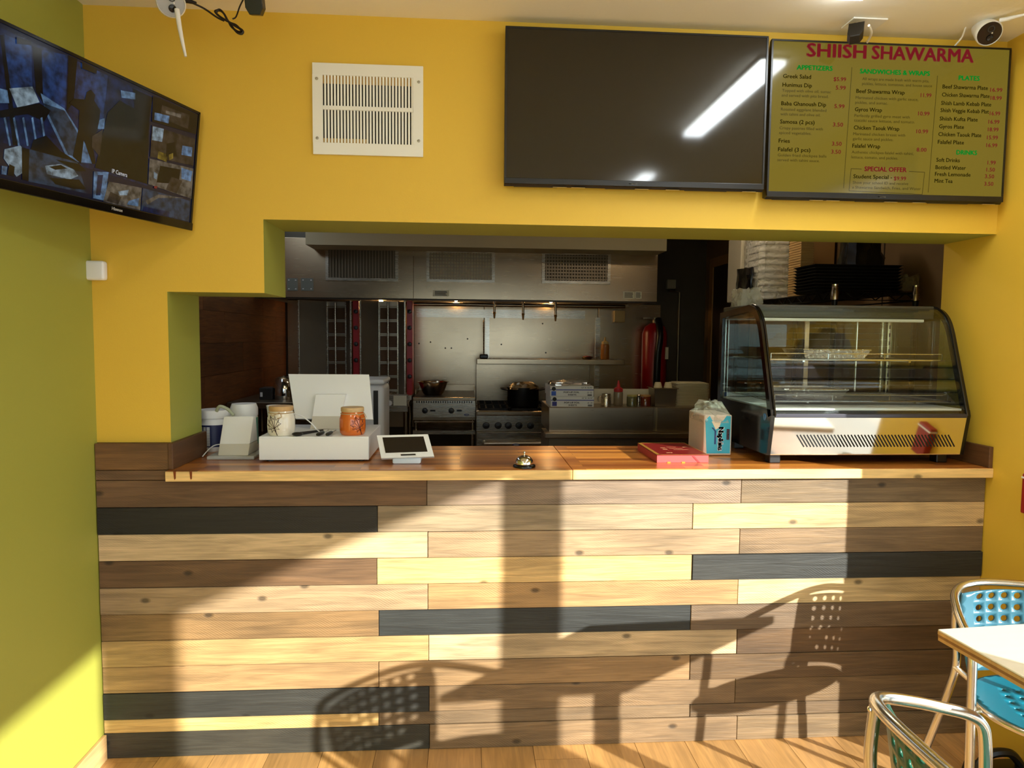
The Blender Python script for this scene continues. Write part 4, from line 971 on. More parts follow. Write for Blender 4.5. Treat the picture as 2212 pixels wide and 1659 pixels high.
for (p0, p1, p2, p3) in ((935, 627, 970, 640), (1346, 630, 1371, 645), (1372, 630, 1386, 645)):
    x0, x1, z0, z1 = QB(p0, p1, p2, p3, HY-.002); b = MB().box(x0, x1, HY-.003, HY-.0005, z0, z1).build('placard', paper, hd)
    s_ = MB()
    for v in (.2, .4, .6, .8): s_.box(x0+(x1-x0)*.12, x1-(x1-x0)*(.12+.1*random.random()), HY-.0036, HY-.003, z0+(z1-z0)*v-.0025, z0+(z1-z0)*v+.0025)
    s_.build('placard_print', ink, b)
bx0, bx1 = PY(660, 525, 2.62).x, PY(1440, 540, 2.62).x
struct(MB().box(bx0, bx1, 2.62, HY+.3, 2.035, HC).build('trim_2', mat('bulkhead_paint', C(196, 184, 150), .7)))
for i, px in enumerate((1068, 1130, 1200)):
    nz = thing('fire_nozzle', ('leftmost', 'middle', 'rightmost')[i]+' of three brass fire nozzles hanging under the hood', 'nozzle', PY(px, 690, 3.22))
    a = PY(px, 650, 3.22); c = PY(px, 676+i*3, 3.22); e = PY(px, 688+i*3, 3.22); br = mat('brass_pipe', C(170, 120, 60), .3, 1)
    MB().cyl((a.x, a.y, hz0+.03), c, .010, seg=12).build('pipe', st, nz, True)
    MB().cyl(c, e, .011, .006, seg=12).ball(c, .013).build('tip', br, nz, True)
# hood lamps
warm = mat('hood_bulb', C(255, 220, 160), .4, emit=(1, .62, .26, 1), estr=90)
for i, px in enumerate((823, 985, 1190)):
    p = PY(px, 655, 3.64)
    lp = thing('hood_lamp', ('left', 'middle', 'right')[i]+' warm glowing lamp under the exhaust hood', 'lamp', (p.x, 3.64, hz0-.03))
    MB().lathe([(0, .012), (.045, .012), (.05, 0), (.02, -.002)], (p.x, 3.64, hz0+(.024 if i == 0 else .069)), 16).build('housing', st_d, lp, True)
    MB().ball((p.x, 3.64, hz0+(.0 if i == 0 else .045)), .022, sc=(1, 1, 1.2)).build('bulb', warm, lp, True)
# back wall steel sheets
bk = thing('steel_wall_cladding', 'stainless steel sheets cladding the wall behind the cooking line', 'wall panel', (0, KY-.006, .6))
for px0, px1 in ((622, 894), (895, 1045), (1046, 1290), (1291, 1425)):
    x0 = PY(px0, 750, KY).x; x1 = PY(px1, 750, KY).x
    MB().box(x0+.001, x1-.001, KY-.006, KY-.001, .6, hz0+.02, .001, seg=1).build('steel_sheet', st, bk)
x0 = PY(900, 690, KY).x; x1 = PY(1263, 690, KY).x
MB().box(x0, x1, KY-.012, KY-.0065, PY(1000, 686, KY).z, PY(1000, 668, KY).z).build('warm_strip', st_b, bk)
for px in (1052, 1290):
    x = PY(px, 750, KY).x; MB().box(x-.02, x+.02, KY-.016, KY-.0065, .9, PY(px, 686, KY).z).build('joint_cover', st_b, bk)
sc = MB()
for (px, py) in ((975, 682), (930, 739), (962, 752), (975, 752), (1010, 732), (905, 742), (1083, 744), (1179, 762), (1172, 699), (1163, 678)): 
    p = PY(px, py, KY-.007); sc.lathe([(0, .003), (.006, .002), (.007, 0)], (p.x, KY-.0062, p.z), 8, axis=(0, -1, 0))
sc.build('rivet', mat('rivet_dark', C(30, 22, 14), .5), bk)

# shawarma broilers
red_pipe = mat('red_enamel', C(176, 8, 18), .35); gold_d = mat('burner_screen', C(96, 62, 30), .55, .3, var=.3); warm_st = steel('warm_steel', (.42, .36, .28, 1), .36)
def broiler(label, pxs, Y=3.25):
    l0, l1, m0, m1, r1, s0, s1 = [PY(p, 740, Y).x for p in pxs]
    z0 = .90; z1 = PY(pxs[0], 649, Y).z
    wing = mat('broiler_wing', (.34, .29, .22, 1), .5, .55, var=.25, vscale=3)
    t = thing('shawarma_broiler', label, 'broiler', ((l0+r1)/2, Y+.15, z0))
    MB().hexa([Vector((l0, Y-.08, z0+.04)), Vector((l0+.012, Y-.085, z0+.04)), Vector((m0, Y+.1, z0+.04)), Vector((m0-.012, Y+.11, z0+.04)), Vector((l0, Y-.08, z1)), Vector((l0+.012, Y-.085, z1)), Vector((m0, Y+.1, z1)), Vector((m0-.012, Y+.11, z1))]).build('side_wing', wing, t)
    MB().hexa([Vector((r1-.012, Y-.085, z0+.04)), Vector((r1, Y-.08, z0+.04)), Vector((m1+.012, Y+.11, z0+.04)), Vector((m1, Y+.1, z0+.04)), Vector((r1-.012, Y-.085, z1)), Vector((r1, Y-.08, z1)), Vector((m1+.012, Y+.11, z1)), Vector((m1, Y+.1, z1))]).build('side_wing', wing, t)
    for x in (l0+.004, m0, m1, r1-.004): MB().box(x-.005, x+.005, Y-.09 if x in (l0+.004, r1-.004) else Y+.08, Y-.075 if x in (l0+.004, r1-.004) else Y+.1, z0+.04, z1, .001).build('edge_strip', st_b, t)
    MB().box(m0-.01, m1+.01, Y+.11, Y+.13, z0+.04, z1).build('burner_back', warm_st, t)
    n = 6
    for k in range(n):
        za = z0+.07+(z1-z0-.1)*k/n; zb = z0+.07+(z1-z0-.1)*(k+1)/n-.022
        MB().box(m0+.008, m1-.008, Y+.1, Y+.109, za, zb, .002).build('burner_panel', gold_d, t)
        MB().box(m0, m1, Y+.085, Y+.1, zb+.005, zb+.016, .001).build('guard_bar', st_d, t)
    xm = (m0+m1)/2+.004
    MB().cyl((xm, Y+.02, z0+.06), (xm, Y+.02, z1-.01), .0075, seg=10).build('spit_rod', st_b, t, True)
    MB().lathe([(0, 0), (.07, 0), (.075, .012), (.02, .02), (0, .02)], (xm, Y+.02, z0+.04), 20).build('drip_plate', st_b, t, True)
    MB().box(l0, s1, Y-.12, Y+.16, z0, z0+.04, .003).build('base_tray', st_b, t)
    MB().box(s0, s1, Y-.06, Y+.1, z0+.04, z1, .002).build('burner_column', red_pipe, t)
    for k in range(5):
        zz = z0+.12+(z1-z0-.14)*(k+.5)/5; MB().lathe([(0, .022), (.014, .02), (.018, 0)], ((s0+s1)/2, Y-.0605, zz), 14, axis=(0, -1, 0)).build('gas_knob', black_pl, t, True)
broiler('left steel shawarma broiler with red burner column and bare spit', (650, 698, 702, 743, 763, 765, 778))
broiler('right steel shawarma broiler with red burner column, next to the griddle', (781, 812, 816, 857, 878, 880, 892))
# stand under the broilers
x0 = KL+.03; x1 = PY(886, 860, 3.1).x
wt2 = thing('broiler_stand', 'steel stand carrying the two shawarma broilers', 'table', ((x0+x1)/2, 3.3, 0))
MB().box(x0, x1, 3.02, 3.5, .86, .90, .003).build('top', st, wt2)
for x in (x0+.03, x1-.03):
    for y in (3.06, 3.46): MB().cyl((x, y, 0), (x, y, .86), .02).build('leg', st, wt2, True)
MB().box(x0+.02, x1-.02, 3.05, 3.47, .3, .32).build('under_shelf', st_d, wt2)
pa = PY(836, 880, 3.0)
ctl = thing('broiler_control', 'steel control box with dial and white notice below the right broiler', 'control box', (pa.x, 3.0, .8))
xx0, xx1, zz0, zz1 = QB(830, 852, 881, 890, 2.99)
MB().box(xx0, xx1, 2.99, 3.018, zz0, zz1, .003).build('case', st_b, ctl)
MB().lathe([(0, .02), (.018, .018), (.022, 0)], (xx0+.04, 2.99, (zz0+zz1)/2), 16, axis=(0, -1, 0)).build('dial', white_pl, ctl, True)
MB().box(xx0+.07, xx1-.01, 2.986, 2.989, zz0+.05, zz1-.01).build('notice', paper, ctl)
# griddle on its stand
GY = 3.05
gx0_, gx1_ = PY(892, 880, GY).x, PY(1027, 880, GY).x
gz = PY(950, 858, GY).z
gd = thing('gas_griddle', 'two burner countertop gas griddle with black control knobs', 'griddle', ((gx0_+gx1_)/2, 3.3, gz-.2))
gf0 = PY(950, 902, GY).z
MB().box(gx0_, gx1_, GY, GY+.012, gf0, gz-.024, .002).build('control_panel', st_b, gd)
MB().box(gx0_, gx1_, GY-.012, GY+.02, gz-.024, gz, .004).build('front_rail', st, gd)
MB().box(gx0_+.004, gx1_-.004, GY+.02, KY-.08, gf0, gz-.01).build('body', st_d, gd)
MB().box(gx0_+.01, gx1_-.01, GY+.03, KY-.1, gz-.0098, gz+.002).build('cooking_plate', mat('griddle_plate', C(40, 34, 28), .4, .5), gd)
MB().box(gx0_, gx1_, KY-.1, KY-.08, gz-.05, gz+.05).box(gx0_, gx0_+.006, GY+.25, KY-.1, gz, gz+.04).box(gx1_-.006, gx1_, GY+.25, KY-.1, gz, gz+.04).build('splash_guard', st, gd)
sl_ = MB()
for k in range(24): x = gx0_+.03+(gx1_-gx0_-.06)*k/23; sl_.box(x-.004, x+.004, GY-.0006, GY+.001, gz-.046, gz-.030)
sl_.build('vent_slot', black_pl, gd)
def knob(parent, x, y, z, r=.022):
    MB().lathe([(0, .032), (r*.75, .03), (r*.8, .012), (r, .010), (r*1.05, 0)], (x, y, z), 18, axis=(0, -1, 0)).build('control_knob', black_pl, parent, True)
for px in (918, 975):
    p = PY(px, 887, GY); knob(gd, p.x, GY, p.z); q_ = PY(px+17, 887, GY); MB().box(q_.x-.02, q_.x+.02, GY-.003, GY, q_.z-.007, q_.z+.007, .002).build('knob_label', black_pl, gd)
def oval(parent, px, py, Y, rx, rz):
    p = PY(px, py, Y); M_ = frame(Vector((p.x, Y, p.z)), Vector((1, 0, 0)), Vector((0, 0, 1)), Vector((0, -1, 0)))
    MB().prism([(math.cos(a)*rx, math.sin(a)*rz) for a in [k*2*PI/20 for k in range(20)]], 2, .0002, .002, M=M_).build('maker_badge', mat('badge_dark_blue', C(34, 40, 100), .3, .3), parent)
    MB().prism([(math.cos(a)*rx*.7, math.sin(a)*rz*.35) for a in [k*2*PI/16 for k in range(16)]], 2, .0022, .003, M=M_).build('badge_mark', mat('logo_silver', C(200, 198, 190), .4), parent)
oval(gd, 1008, 896, GY, .02, .0075)
gs = thing('griddle_stand', 'steel stand with open shelf under the griddle', 'stand', ((gx0_+gx1_)/2, 3.3, 0))
zt_ = gf0-.002
MB().box(gx0_, gx1_, GY+.02, KY-.1, zt_-.02, zt_).build('top', st, gs)
MB().box(gx0_, gx1_, GY+.0, KY-.1, zt_-.13, zt_-.1).build('shelf', st_b, gs)
MB().cyl((gx0_+.01, GY+.03, zt_-.035), (gx1_-.01, GY+.03, zt_-.035), .008, seg=8).build('towel_rail', st_b, gs, True)
for x in (gx0_+.02, gx1_-.02):
    for y in (GY+.04, KY-.14): MB().cyl((x, y, 0), (x, y, zt_-.02), .016, seg=10).build('leg', st, gs, True)
# mixing bowl on the griddle
p = PY(935, 850, 3.2); R = .125
c = Vector((p.x, 3.25, gz+.0022))
tag(MB().lathe([(0, 0), (R*.55, 0), (R*.68, .02), (R*.86, .075), (R*.93, .10), (R*1.02, .104), (R*1.02, .108), (R*.9, .104), (R*.8, .07), (R*.6, .012), (0, .006)], c, 32).build('mixing_bowl', steel('bowl_steel', (.62, .5, .34, 1), .18), smooth=True), 'shiny steel mixing bowl standing on the griddle', 'bowl')
# range with rear shelf
RY = 2.9
rx0_, rx1_ = PY(1029, 900, RY).x, PY(1310, 900, RY).x
rz = PY(1100, 884, RY).z
rg = thing('gas_range', 'stainless gas range with open burners and tall backguard shelf', 'range', ((rx0_+rx1_)/2, 3.2, 0))
MB().box(rx0_, rx1_, RY+.02, KY-.05, .12, rz-.045).build('body', st_d, rg)
MB().box(rx0_, rx1_, RY-.03, RY+.05, rz-.045, rz-.012, .006).build('front_ledge', st, rg)
cpz = PY(1100, 931, RY-.012).z
MB().box(rx0_, rx1_, RY-.012, RY+.02, cpz, rz-.046, .002).build('control_panel', st_b, rg)
for px in (1050, 1076, 1098, 1121, 1146): p = PY(px, 919, RY-.012); knob(rg, p.x, RY-.012, p.z, .026)
dz1_ = cpz-.006
dr_ = MB().box(rx0_+.004, rx1_-.004, RY-.02, RY+.019, .3, dz1_, .004).build('oven_door', st_b, rg)
hz_ = PY(1100, 958, RY-.07).z
MB().tube([(rx0_+.06, RY-.02, hz_), (rx0_+.06, RY-.07, hz_), (rx1_-.06, RY-.07, hz_), (rx1_-.06, RY-.02, hz_)], .016, 10).build('door_handle', mat('warm_grey_steel', (.6, .55, .46, 1), .35, 1), dr_, True)
oval(dr_, 1115, 961, RY-.087, .03, .010)
for x in (rx0_+.05, rx1_-.05):
    for y in (RY+.08, KY-.1): MB().cyl((x, y, 0), (x, y, .12), .022, seg=10).build('leg', st, rg, True)
grate = mat('cast_iron', C(18, 16, 14), .7)
nb = 4
for k in range(nb):
    a = rx0_+.02+(rx1_-rx0_-.04)*k/nb; c = rx0_+.02+(rx1_-rx0_-.04)*(k+1)/nb-.006
    for y0 in (RY+.06, RY+.40):
        g = MB().box(a, c, y0, y0+.012, rz-.044, rz).box(a, c, y0+.30, y0+.312, rz-.044, rz).box(a, a+.012, y0, y0+.31, rz-.02, rz).box(c-.012, c, y0, y0+.31, rz-.02, rz)
        for u in (.25, .5, .75): g.box(a+(c-a)*u-.005, a+(c-a)*u+.005, y0+.02, y0+.29, rz-.014, rz)
        g.build('burner_grate', grate, rg)
        MB().lathe([(0, 0), (.045, 0), (.04, .018), (0, .02)], ((a+c)/2, y0+.155, rz-.044), 14).build('burner_cap', grate, rg, True)
SHY = 3.62
sx0, sx1 = PY(1029, 780, SHY).x, PY(1338, 790, SHY).x; sz1 = PY(1100, 785, SHY).z
MB().box(sx0, min(sx1, rx1_), SHY+.03, SHY+.045, rz-.05, sz1-.0, .002).build('backguard', st, rg)
MB().box(sx0, sx1, SHY-.2, SHY+.03, sz1, sz1+.045, .004).build('high_shelf', st, rg)
# stock pot with foil
p = PY(1130, 875, 3.1); R = .125; c = Vector((p.x, 3.12, rz+.0006)); H_ = PY(1130, 836, 3.12).z-rz
sp_ = thing('stock_pot', 'black stock pot with crumpled foil over its rim on the range', 'pot', c)
MB().lathe([(0, 0), (R*.97, 0), (R, .01), (R, H_), (R*.96, H_), (R*.96, .02), (0, .02)], c, 32).build('body', mat('pot_black', C(24, 22, 20), .35, .5), sp_, True)
for s_ in (-1, 1): MB().tube(bez([(c.x+s_*R, c.y-.04, c.z+H_-.02), (c.x+s_*(R+.045), c.y-.035, c.z+H_-.012), (c.x+s_*(R+.045), c.y+.035, c.z+H_-.012), (c.x+s_*R, c.y+.04, c.z+H_-.02)], 5), .008, 8).build('handle', black_pl, sp_, True)
crumple('foil_cover', sp_, c.x-R*.9, c.x+R*.9, c.y-R*.9, c.y+R*.9, c.z+H_-.015, c.z+H_+.03, mat('foil_warm', (.66, .58, .44, 1), .3, 1), 11, .4, .016)
# things on the high shelf
sz = sz1+.0456
c = Vector((PY(1305, 770, 3.55).x, 3.52, sz))
hgt = PY(1305, 728, 3.52).z-sz
bt = thing('squeeze_bottle', 'amber sauce squeeze bottle with pale nozzle on the range shelf', 'bottle', c)
MB().lathe([(0, 0), (.033, 0), (.036, .005), (.036, hgt*.62), (.028, hgt*.7), (0, hgt*.7)], c, 20).build('bottle', mat('amber_sauce', C(168, 104, 40), .25), bt, True)
MB().lathe([(.030, hgt*.68), (.030, hgt*.78), (.012, hgt*.82), (.005, hgt), (0, hgt)], c, 20).build('nozzle_cap', mat('nozzle_cream', C(216, 180, 110), .4), bt, True)
c = Vector((PY(1045, 770, 3.5).x, 3.5, sz))
ld = thing('turner', 'long handled turner leaning against the back wall on the range shelf', 'turner', c)
MB().box(c.x-.035, c.x+.035, 3.47, 3.53, sz, sz+.035, .008).build('blade', black_pl, ld)
e = PY(1046, 692, 3.6); MB().tube([c+Vector((0, 0, .03)), Vector((c.x, 3.62, e.z))], .006, 8).build('handle', st_b, ld, True)
c = Vector((PY(1268, 770, 3.5).x, 3.50, sz))
lid_ = thing('small_dish', 'small dish with red lid on the range shelf', 'dish', c)
MB().lathe([(0, 0), (.035, 0), (.05, .02), (.045, .02), (0, .004)], c, 20).build('bowl', st_d, lid_, True)
MB().lathe([(0, .028), (.03, .026), (.034, .0205), (0, .0203)], c, 18).build('lid', mat('lid_red', C(170, 30, 30), .4), lid_, True)

# ---------------- prep table in the middle
FYp = 1.75
fx0, fx1 = PY(1186, 900, FYp).x, PY(1572, 900, FYp).x
fz = PY(1300, 880, FYp).z
ft_ = thing('prep_table', 'stainless refrigerated prep table in the middle of the kitchen', 'prep table', ((fx0+fx1)/2, 2.0, 0))
xm1, xm2 = PY(1411, 900, FYp).x, PY(1419, 900, FYp).x
l0 = PY(1300, 933, FYp).z
for a, c in ((fx0, xm1), (xm2, fx1)): MB().box(a, c, FYp, FYp+.02, l0, fz-.002, .002).build('raised_rail', st_h, ft_)
MB().box(fx0, fx1, FYp+.02, FYp+.42, l0, fz, .002).build('rail_body', st_h, ft_)
l1 = PY(1300, 947, FYp-.05).z; fxl = PY(1177, 940, FYp-.05).x
MB().box(fxl, fx1, FYp-.05, FYp+.02, l1, l0-.001, .004).build('work_ledge', st_h, ft_)
MB().box(fx0-.0, fx1, FYp+.0, FYp+.42, .12, l1-.001, .002).build('cabinet', st_d, ft_)
for x in (fx0+.05, fx1-.05):
    for y in (FYp+.05, FYp+.37): MB().cyl((x, y, 0), (x, y, .12), .02, seg=10).build('foot', black_pl, ft_, True)
# foil boxes
card = mat('foil_box_card', C(220, 216, 204), .6); blu = mat('box_blue', C(48, 58, 140), .5)
def foil_box(label, z, px0, px1, hpx, navy):
    x0, x1 = PY(px0, 870, FYp+.02).x, PY(px1, 870, FYp+.02).x; h = .062; y0 = FYp+.022
    t = thing('foil_sheet_box', label, 'box', ((x0+x1)/2, y0+.13, z))
    MB().box(x0, x1, y0, y0+.26, z, z+h, .0015).build('carton', card, t)
    MB().box(x0, x1, y0-.0008, y0-.0002, z+h*.60, z+h*.68).build('stripe', blu, t)
    MB().box(x0+.008, x0+.036, y0-.0012, y0-.0002, z+h*.08, z+h*.5).build('logo_patch', mat('patch_blue', C(40, 80, 170), .5) if not navy else mat('patch_navy', C(44, 40, 120), .5), t)
    MB().lathe([(0, .001), (.012, .001), (.0125, 0)], (x0+.022, y0-.001, z+h*.74), 18, axis=(0, -1, 0)).build('seal_mark', ink, t)
    w = MB(); w.text('POP-UP FOIL', wallM((x0+(x1-x0)*.31, y0-.001, z+h*.34)), width=(x1-x0)*.36, height=h*.14, bold=.02); w.text('SHEETS', wallM((x0+(x1-x0)*.41, y0-.001, z+h*.10)), width=(x1-x0)*.19, height=h*.14, bold=.02)
    w.text('12" X 10.75"', wallM((x0+(x1-x0)*.72, y0-.001, z+h*.80)), width=(x1-x0)*.25, height=h*.11, bold=.02)
    w.build('lettering', ink, t, recalc=False)
    mk = MB()
    for u, v in ((.87, .38), (.94, .38)): mk.lathe([(.003, .001), (.005, .001)], (x0+(x1-x0)*u, y0-.001, z+h*v), 10, axis=(0, -1, 0))
    mk.box(x0+(x1-x0)*.86, x0+(x1-x0)*.96, y0-.0012, y0-.0004, z+h*.06, z+h*.22)
    mk.build('printed_marks', mat('ink_grey', C(110, 106, 98), .6), t)
    return x0, x1, z+h
zb = fz
_, _, zb = foil_box('lower of the two stacked foil sheet boxes on the prep table', zb+.0005, 1190, 1283, 26, True)
a_, b_, zb = foil_box('upper of the two stacked foil sheet boxes under a loose foil sheet', zb+.0005, 1188, 1282, 27, False)
crumple('foil_sheet', None, a_+.006, b_-.008, FYp+.04, FYp+.24, zb+.001, zb+.022, mat('foil_sheet', (.72, .70, .64, 1), .25, 1), 21, .06, .006)
tag(bpy.data.objects['foil_sheet'], 'loose crumpled foil sheet on top of the foil boxes', 'foil')
# small wares on the prep table
def onp(px, dy=.12): return Vector((PY(px, 878, FYp+dy).x, FYp+dy, fz+.0006))
def hof(py, dy=.12): return PY(1340, py, FYp+dy).z-fz
c = onp(1309); h = hof(850); R = .03
mg = thing('steel_shaker', 'steel shaker with side handle on the prep table', 'shaker', c)
MB().lathe([(0, 0), (R, 0), (R, h*.8), (R*.9, h*.86), (R*.92, h*.98), (0, h)], c, 24).build('body', st_b, mg, True)
MB().tube(bez([(c.x-R, c.y, c.z+h*.75), (c.x-R-.018, c.y, c.z+h*.68), (c.x-R-.018, c.y, c.z+h*.35), (c.x-R, c.y, c.z+h*.28)], 5), .003, 6).build('handle', st_b, mg, True)
c = onp(1335, .14); h = hof(822, .14)
rb_ = thing('ketchup_bottle', 'clear squeeze bottle with red nozzle on the prep table', 'bottle', c)
MB().lathe([(0, 0), (.027, 0), (.029, .004), (.029, h*.5), (.026, h*.55), (0, h*.55)], c, 20).build('bottle', mat('clear_bottle', C(120, 104, 80), .2), rb_, True)
MB().lathe([(.027, h*.54), (.029, h*.56), (.027, h*.68), (.012, h*.74), (.004, h), (0, h)], c, 20).build('nozzle_cap', mat('lid_red', C(170, 30, 30), .4), rb_, True)
jg = mat('jar_glass_olive', C(84, 78, 44), .1, coat=.5); jr = mat('jar_glass_red', C(96, 34, 16), .1, coat=.5)
for px, m_, lab, lidc in ((1365, jg, 'glass spice jar with olive contents on the prep table', C(176, 160, 90)), (1394, jr, 'glass spice jar with red contents on the prep table', C(190, 140, 80))):
    c = onp(px, .1); h = hof(853, .1); R = .033
    t = thing('spice_jar', lab, 'jar', c, group='spice jars on the prep table')
    MB().lathe([(0, 0), (R, 0), (R, h*.8), (R*.9, h*.88), (0, h*.88)], c, 22).build('glass', m_, t, True)
    MB().lathe([(R*.94, h*.86), (R*.96, h), (0, h)], c, 22).build('lid', mat('lid_%d' % px, lidc, .4), t, True)
c = onp(1379, .15); h = hof(852, .15)
tag(MB().lathe([(0, 0), (.013, 0), (.016, h*.5), (.012, h*.8), (.014, h*.9), (.01, h), (0, h)], c, 16).build('salt_shaker', st_b, smooth=True), 'slim steel salt shaker between the two spice jars', 'shaker')
x0, x1, z0, z1 = QB(1283, 846, 1411, 878, FYp+.22)
tag(MB().box(x0, x1, FYp+.22, FYp+.232, fz+.0006, fz+.0006+(z1-z0)*1.0, .001).build('white_board', mat('cutting_board', C(196, 186, 156), .6)), 'white cutting board standing behind the jars on the prep table', 'board')
# third size pan with cups
xa, xb = PY(1413, 870, FYp+.05).x, PY(1462, 870, FYp+.05).x; h = hof(838, .05)
pn = thing('steam_pan', 'deep steel pan holding small cups on the prep table', 'pan', ((xa+xb)/2, FYp+.12, fz))
y0, y1 = FYp+.05, FYp+.19; zt = fz+h
pb = [Vector((xa+.008, y0+.008, fz+.0006)), Vector((xb-.008, y0+.008, fz+.0006)), Vector((xb-.008, y1-.008, fz+.0006)), Vector((xa+.008, y1-.008, fz+.0006))]; ptp = [Vector((xa, y0, zt-.004)), Vector((xb, y0, zt-.004)), Vector((xb, y1, zt-.004)), Vector((xa, y1, zt-.004))]
MB().hexa(pb+ptp).build('body', st_d, pn)
MB().box(xa-.008, xb+.008, y0-.008, y1+.008, zt-.0038, zt, .001).build('rim', st, pn)
for px, lab in ((1418, 'left'), (1440, 'right')):
    c = Vector((PY(px+3, 840, FYp+.1).x, FYp+.1, zt+.0005)); hh = PY(px, 826, FYp+.1).z-zt
    tag(MB().lathe([(0, 0), (.026, 0), (.019, hh), (.017, hh+.001), (0, hh+.001)], c, 18).build('portion_cup', mat('cup_translucent', C(206, 190, 150), .4), smooth=True), lab+' stack of small upturned portion cups in the steel pan', 'cups', 'portion cups in the steel pan')
# stack of clear plastic lids
xa, xb = PY(1460, 860, FYp+.12).x, PY(1532, 860, FYp+.12).x; zt = PY(1495, 827, FYp+.12).z
ls = thing('container_stack', 'tall stack of translucent plastic food containers on the prep table', 'containers', ((xa+xb)/2, FYp+.2, fz))
n = 16; first = None
for k in range(n):
    zz = fz+.0006+(zt-fz)*k/n
    if first is None: first = MB().box(-(xb-xa)/2, (xb-xa)/2, -.075, .075, 0, (zt-fz)/n*.55, .004).box(-(xb-xa)/2+.012, (xb-xa)/2-.012, -.063, .063, (zt-fz)/n*.5, (zt-fz)/n*.99, .003).build('container', mat('pp_plastic', C(206, 192, 154), .45), ls, True, local=True); o = first
    else: o = copyobj(first, (0, 0, 0))
    o.location = Vector(((xa+xb)/2+random.uniform(-.002, .002), FYp+.2, zz))-ls.location
# fire extinguisher on the back wall
EY = KY-.16
p = PY(1413, 760, EY); rE = (PY(1440, 760, EY).x-PY(1388, 760, EY).x)/2
ze1 = PY(1413, 698, EY).z; ze0 = PY(1413, 858, EY).z
fe = thing('fire_extinguisher', 'red fire extinguisher hanging at the right end of the cooking line', 'fire extinguisher', (p.x, EY, ze0))
hE = ze1-ze0
MB().lathe([(0, 0), (rE, 0), (rE, hE*.86), (rE*.8, hE*.95), (rE*.35, hE), (0, hE)], (p.x, EY, ze0), 24).build('cylinder', mat('extinguisher_red', C(150, 12, 16), .3), fe, True)
MB().cyl((p.x, EY, ze1), (p.x, EY, ze1+.05), .02).box(p.x-.1, p.x+.02, EY-.015, EY+.015, ze1+.035, ze1+.05, .003).build('valve', st_d, fe, True)
MB().tube(bez([(p.x+.02, EY-.03, ze1+.03), (p.x+.01, EY-rE-.03, ze1-.1), (p.x-.01, EY-rE-.04, ze1-.3), (p.x-.01, EY-rE-.03, ze0+.02)]), .03, 10).build('hose', black_pl, fe, True)
MB().box(p.x+rE*.5, p.x+rE*.98, EY-rE*.7, EY-rE*.6, ze0+hE*.52, ze0+hE*.68).build('label', paper, fe)
MB().box(p.x-.03, p.x+.03, EY+rE*.6, KY-.001, ze0+hE*.6, ze0+hE*.7).build('wall_hook', dark_grey, fe)
x0, x1, z0, z1 = QB(1327, 671, 1350, 696, KY-.05)
tag(MB().box(x0, x1, KY-.06, KY-.007, z0, z1, .004).build('heat_detector_box', mat('box_cream', C(186, 164, 110), .5)), 'small cream box under the hood at its right end', 'box')
x0, x1, z0, z1 = QB(1440, 604, 1459, 624, KY-.03)
tag(MB().box(x0, x1, KY-.05, KY-.001, z0, z1, .004).build('switch_box', mat('switch_grey', C(140, 136, 116), .5)), 'grey switch box on the dark wall right of the hood', 'switch')
cx_ = PY(1466, 700, KY-.02).x
tag(MB().tube([(cx_, KY-.02, .5), (cx_, KY-.02, PY(1466, 632, KY).z), (cx_-.1, KY-.02, PY(1466, 628, KY).z)], .012, 8).build('conduit_pipe', st_d, smooth=True), 'thin steel conduit running up the dark wall beside the extinguisher', 'pipe')
# left end: dark work table, kettle, white bin
tx0, tx1 = KL+.02, PY(645, 870, 2.3).x
lt = thing('work_table', 'dark steel work table along the left kitchen wall', 'table', ((tx0+tx1)/2, 2.5, 0))
zt = PY(600, 868, 2.3).z
MB().box(tx0, tx1, 2.25, 2.95, zt-.04, zt, .003).build('top', st_d, lt)
for x in (tx0+.03, tx1-.03):
    for y in (2.29, 2.9): MB().cyl((x, y, 0), (x, y, zt-.04), .018, seg=10).build('leg', st_d, lt, True)
MB().box(tx0+.02, tx1-.02, 2.3, 2.9, zt-.30, zt-.28).build('shelf', st_d, lt)
c = Vector((PY(613, 850, 2.5).x, 2.5, zt+.0006)); h = PY(613, 812, 2.5).z-zt
kt = thing('steel_kettle', 'polished steel kettle on the dark work table', 'kettle', c)
MB().lathe([(0, 0), (.07, 0), (.072, .01), (.068, h*.7), (.055, h*.88), (0, h*.9)], c, 26).build('body', chrome, kt, True)
MB().lathe([(.056, h*.88), (.03, h*.97), (.012, h*.98), (.012, h), (0, h)], c, 20).build('lid', st, kt, True)
MB().tube(bez([(c.x+.06, c.y, c.z+h*.8), (c.x+.11, c.y, c.z+h*.75), (c.x+.115, c.y, c.z+h*.3), (c.x+.07, c.y, c.z+h*.2)], 5), .009, 8).build('handle', black_pl, kt, True)
x0, x1, z0, z1 = QB(560, 838, 588, 866, 2.45)
bx_ = thing('card_box', 'small dark box with a white mark on the work table', 'box', ((x0+x1)/2, 2.5, zt))
MB().box(x0, x1, 2.45, 2.6, zt+.0006, z1, .003).build('body', dark_grey, bx_)
MB().box(x0+.006, x0+.022, 2.4485, 2.4498, zt+.02, zt+.05).build('mark', white_pl, bx_)
x0, x1, z0, z1 = QB(797, 820, 829, 940, 1.5)
wbin = thing('ingredient_bin', 'tall white rounded plastic bin behind the point of sale screen', 'bin', ((x0+x1)/2, 1.6, 0))
MB().box(x0-.16, x1, 1.5, 1.8, 0, z1-.03, .03, seg=4).build('body', white_pl, wbin, True)
MB().box(x0-.165, x1+.004, 1.495, 1.805, z1-.028, z1, .012, seg=3).build('lid', white_pl, wbin, True)
MB().box(x1-.055, x1-.03, 1.494, 1.499, .2, z1-.06).build('dark_strip', dark_grey, wbin)

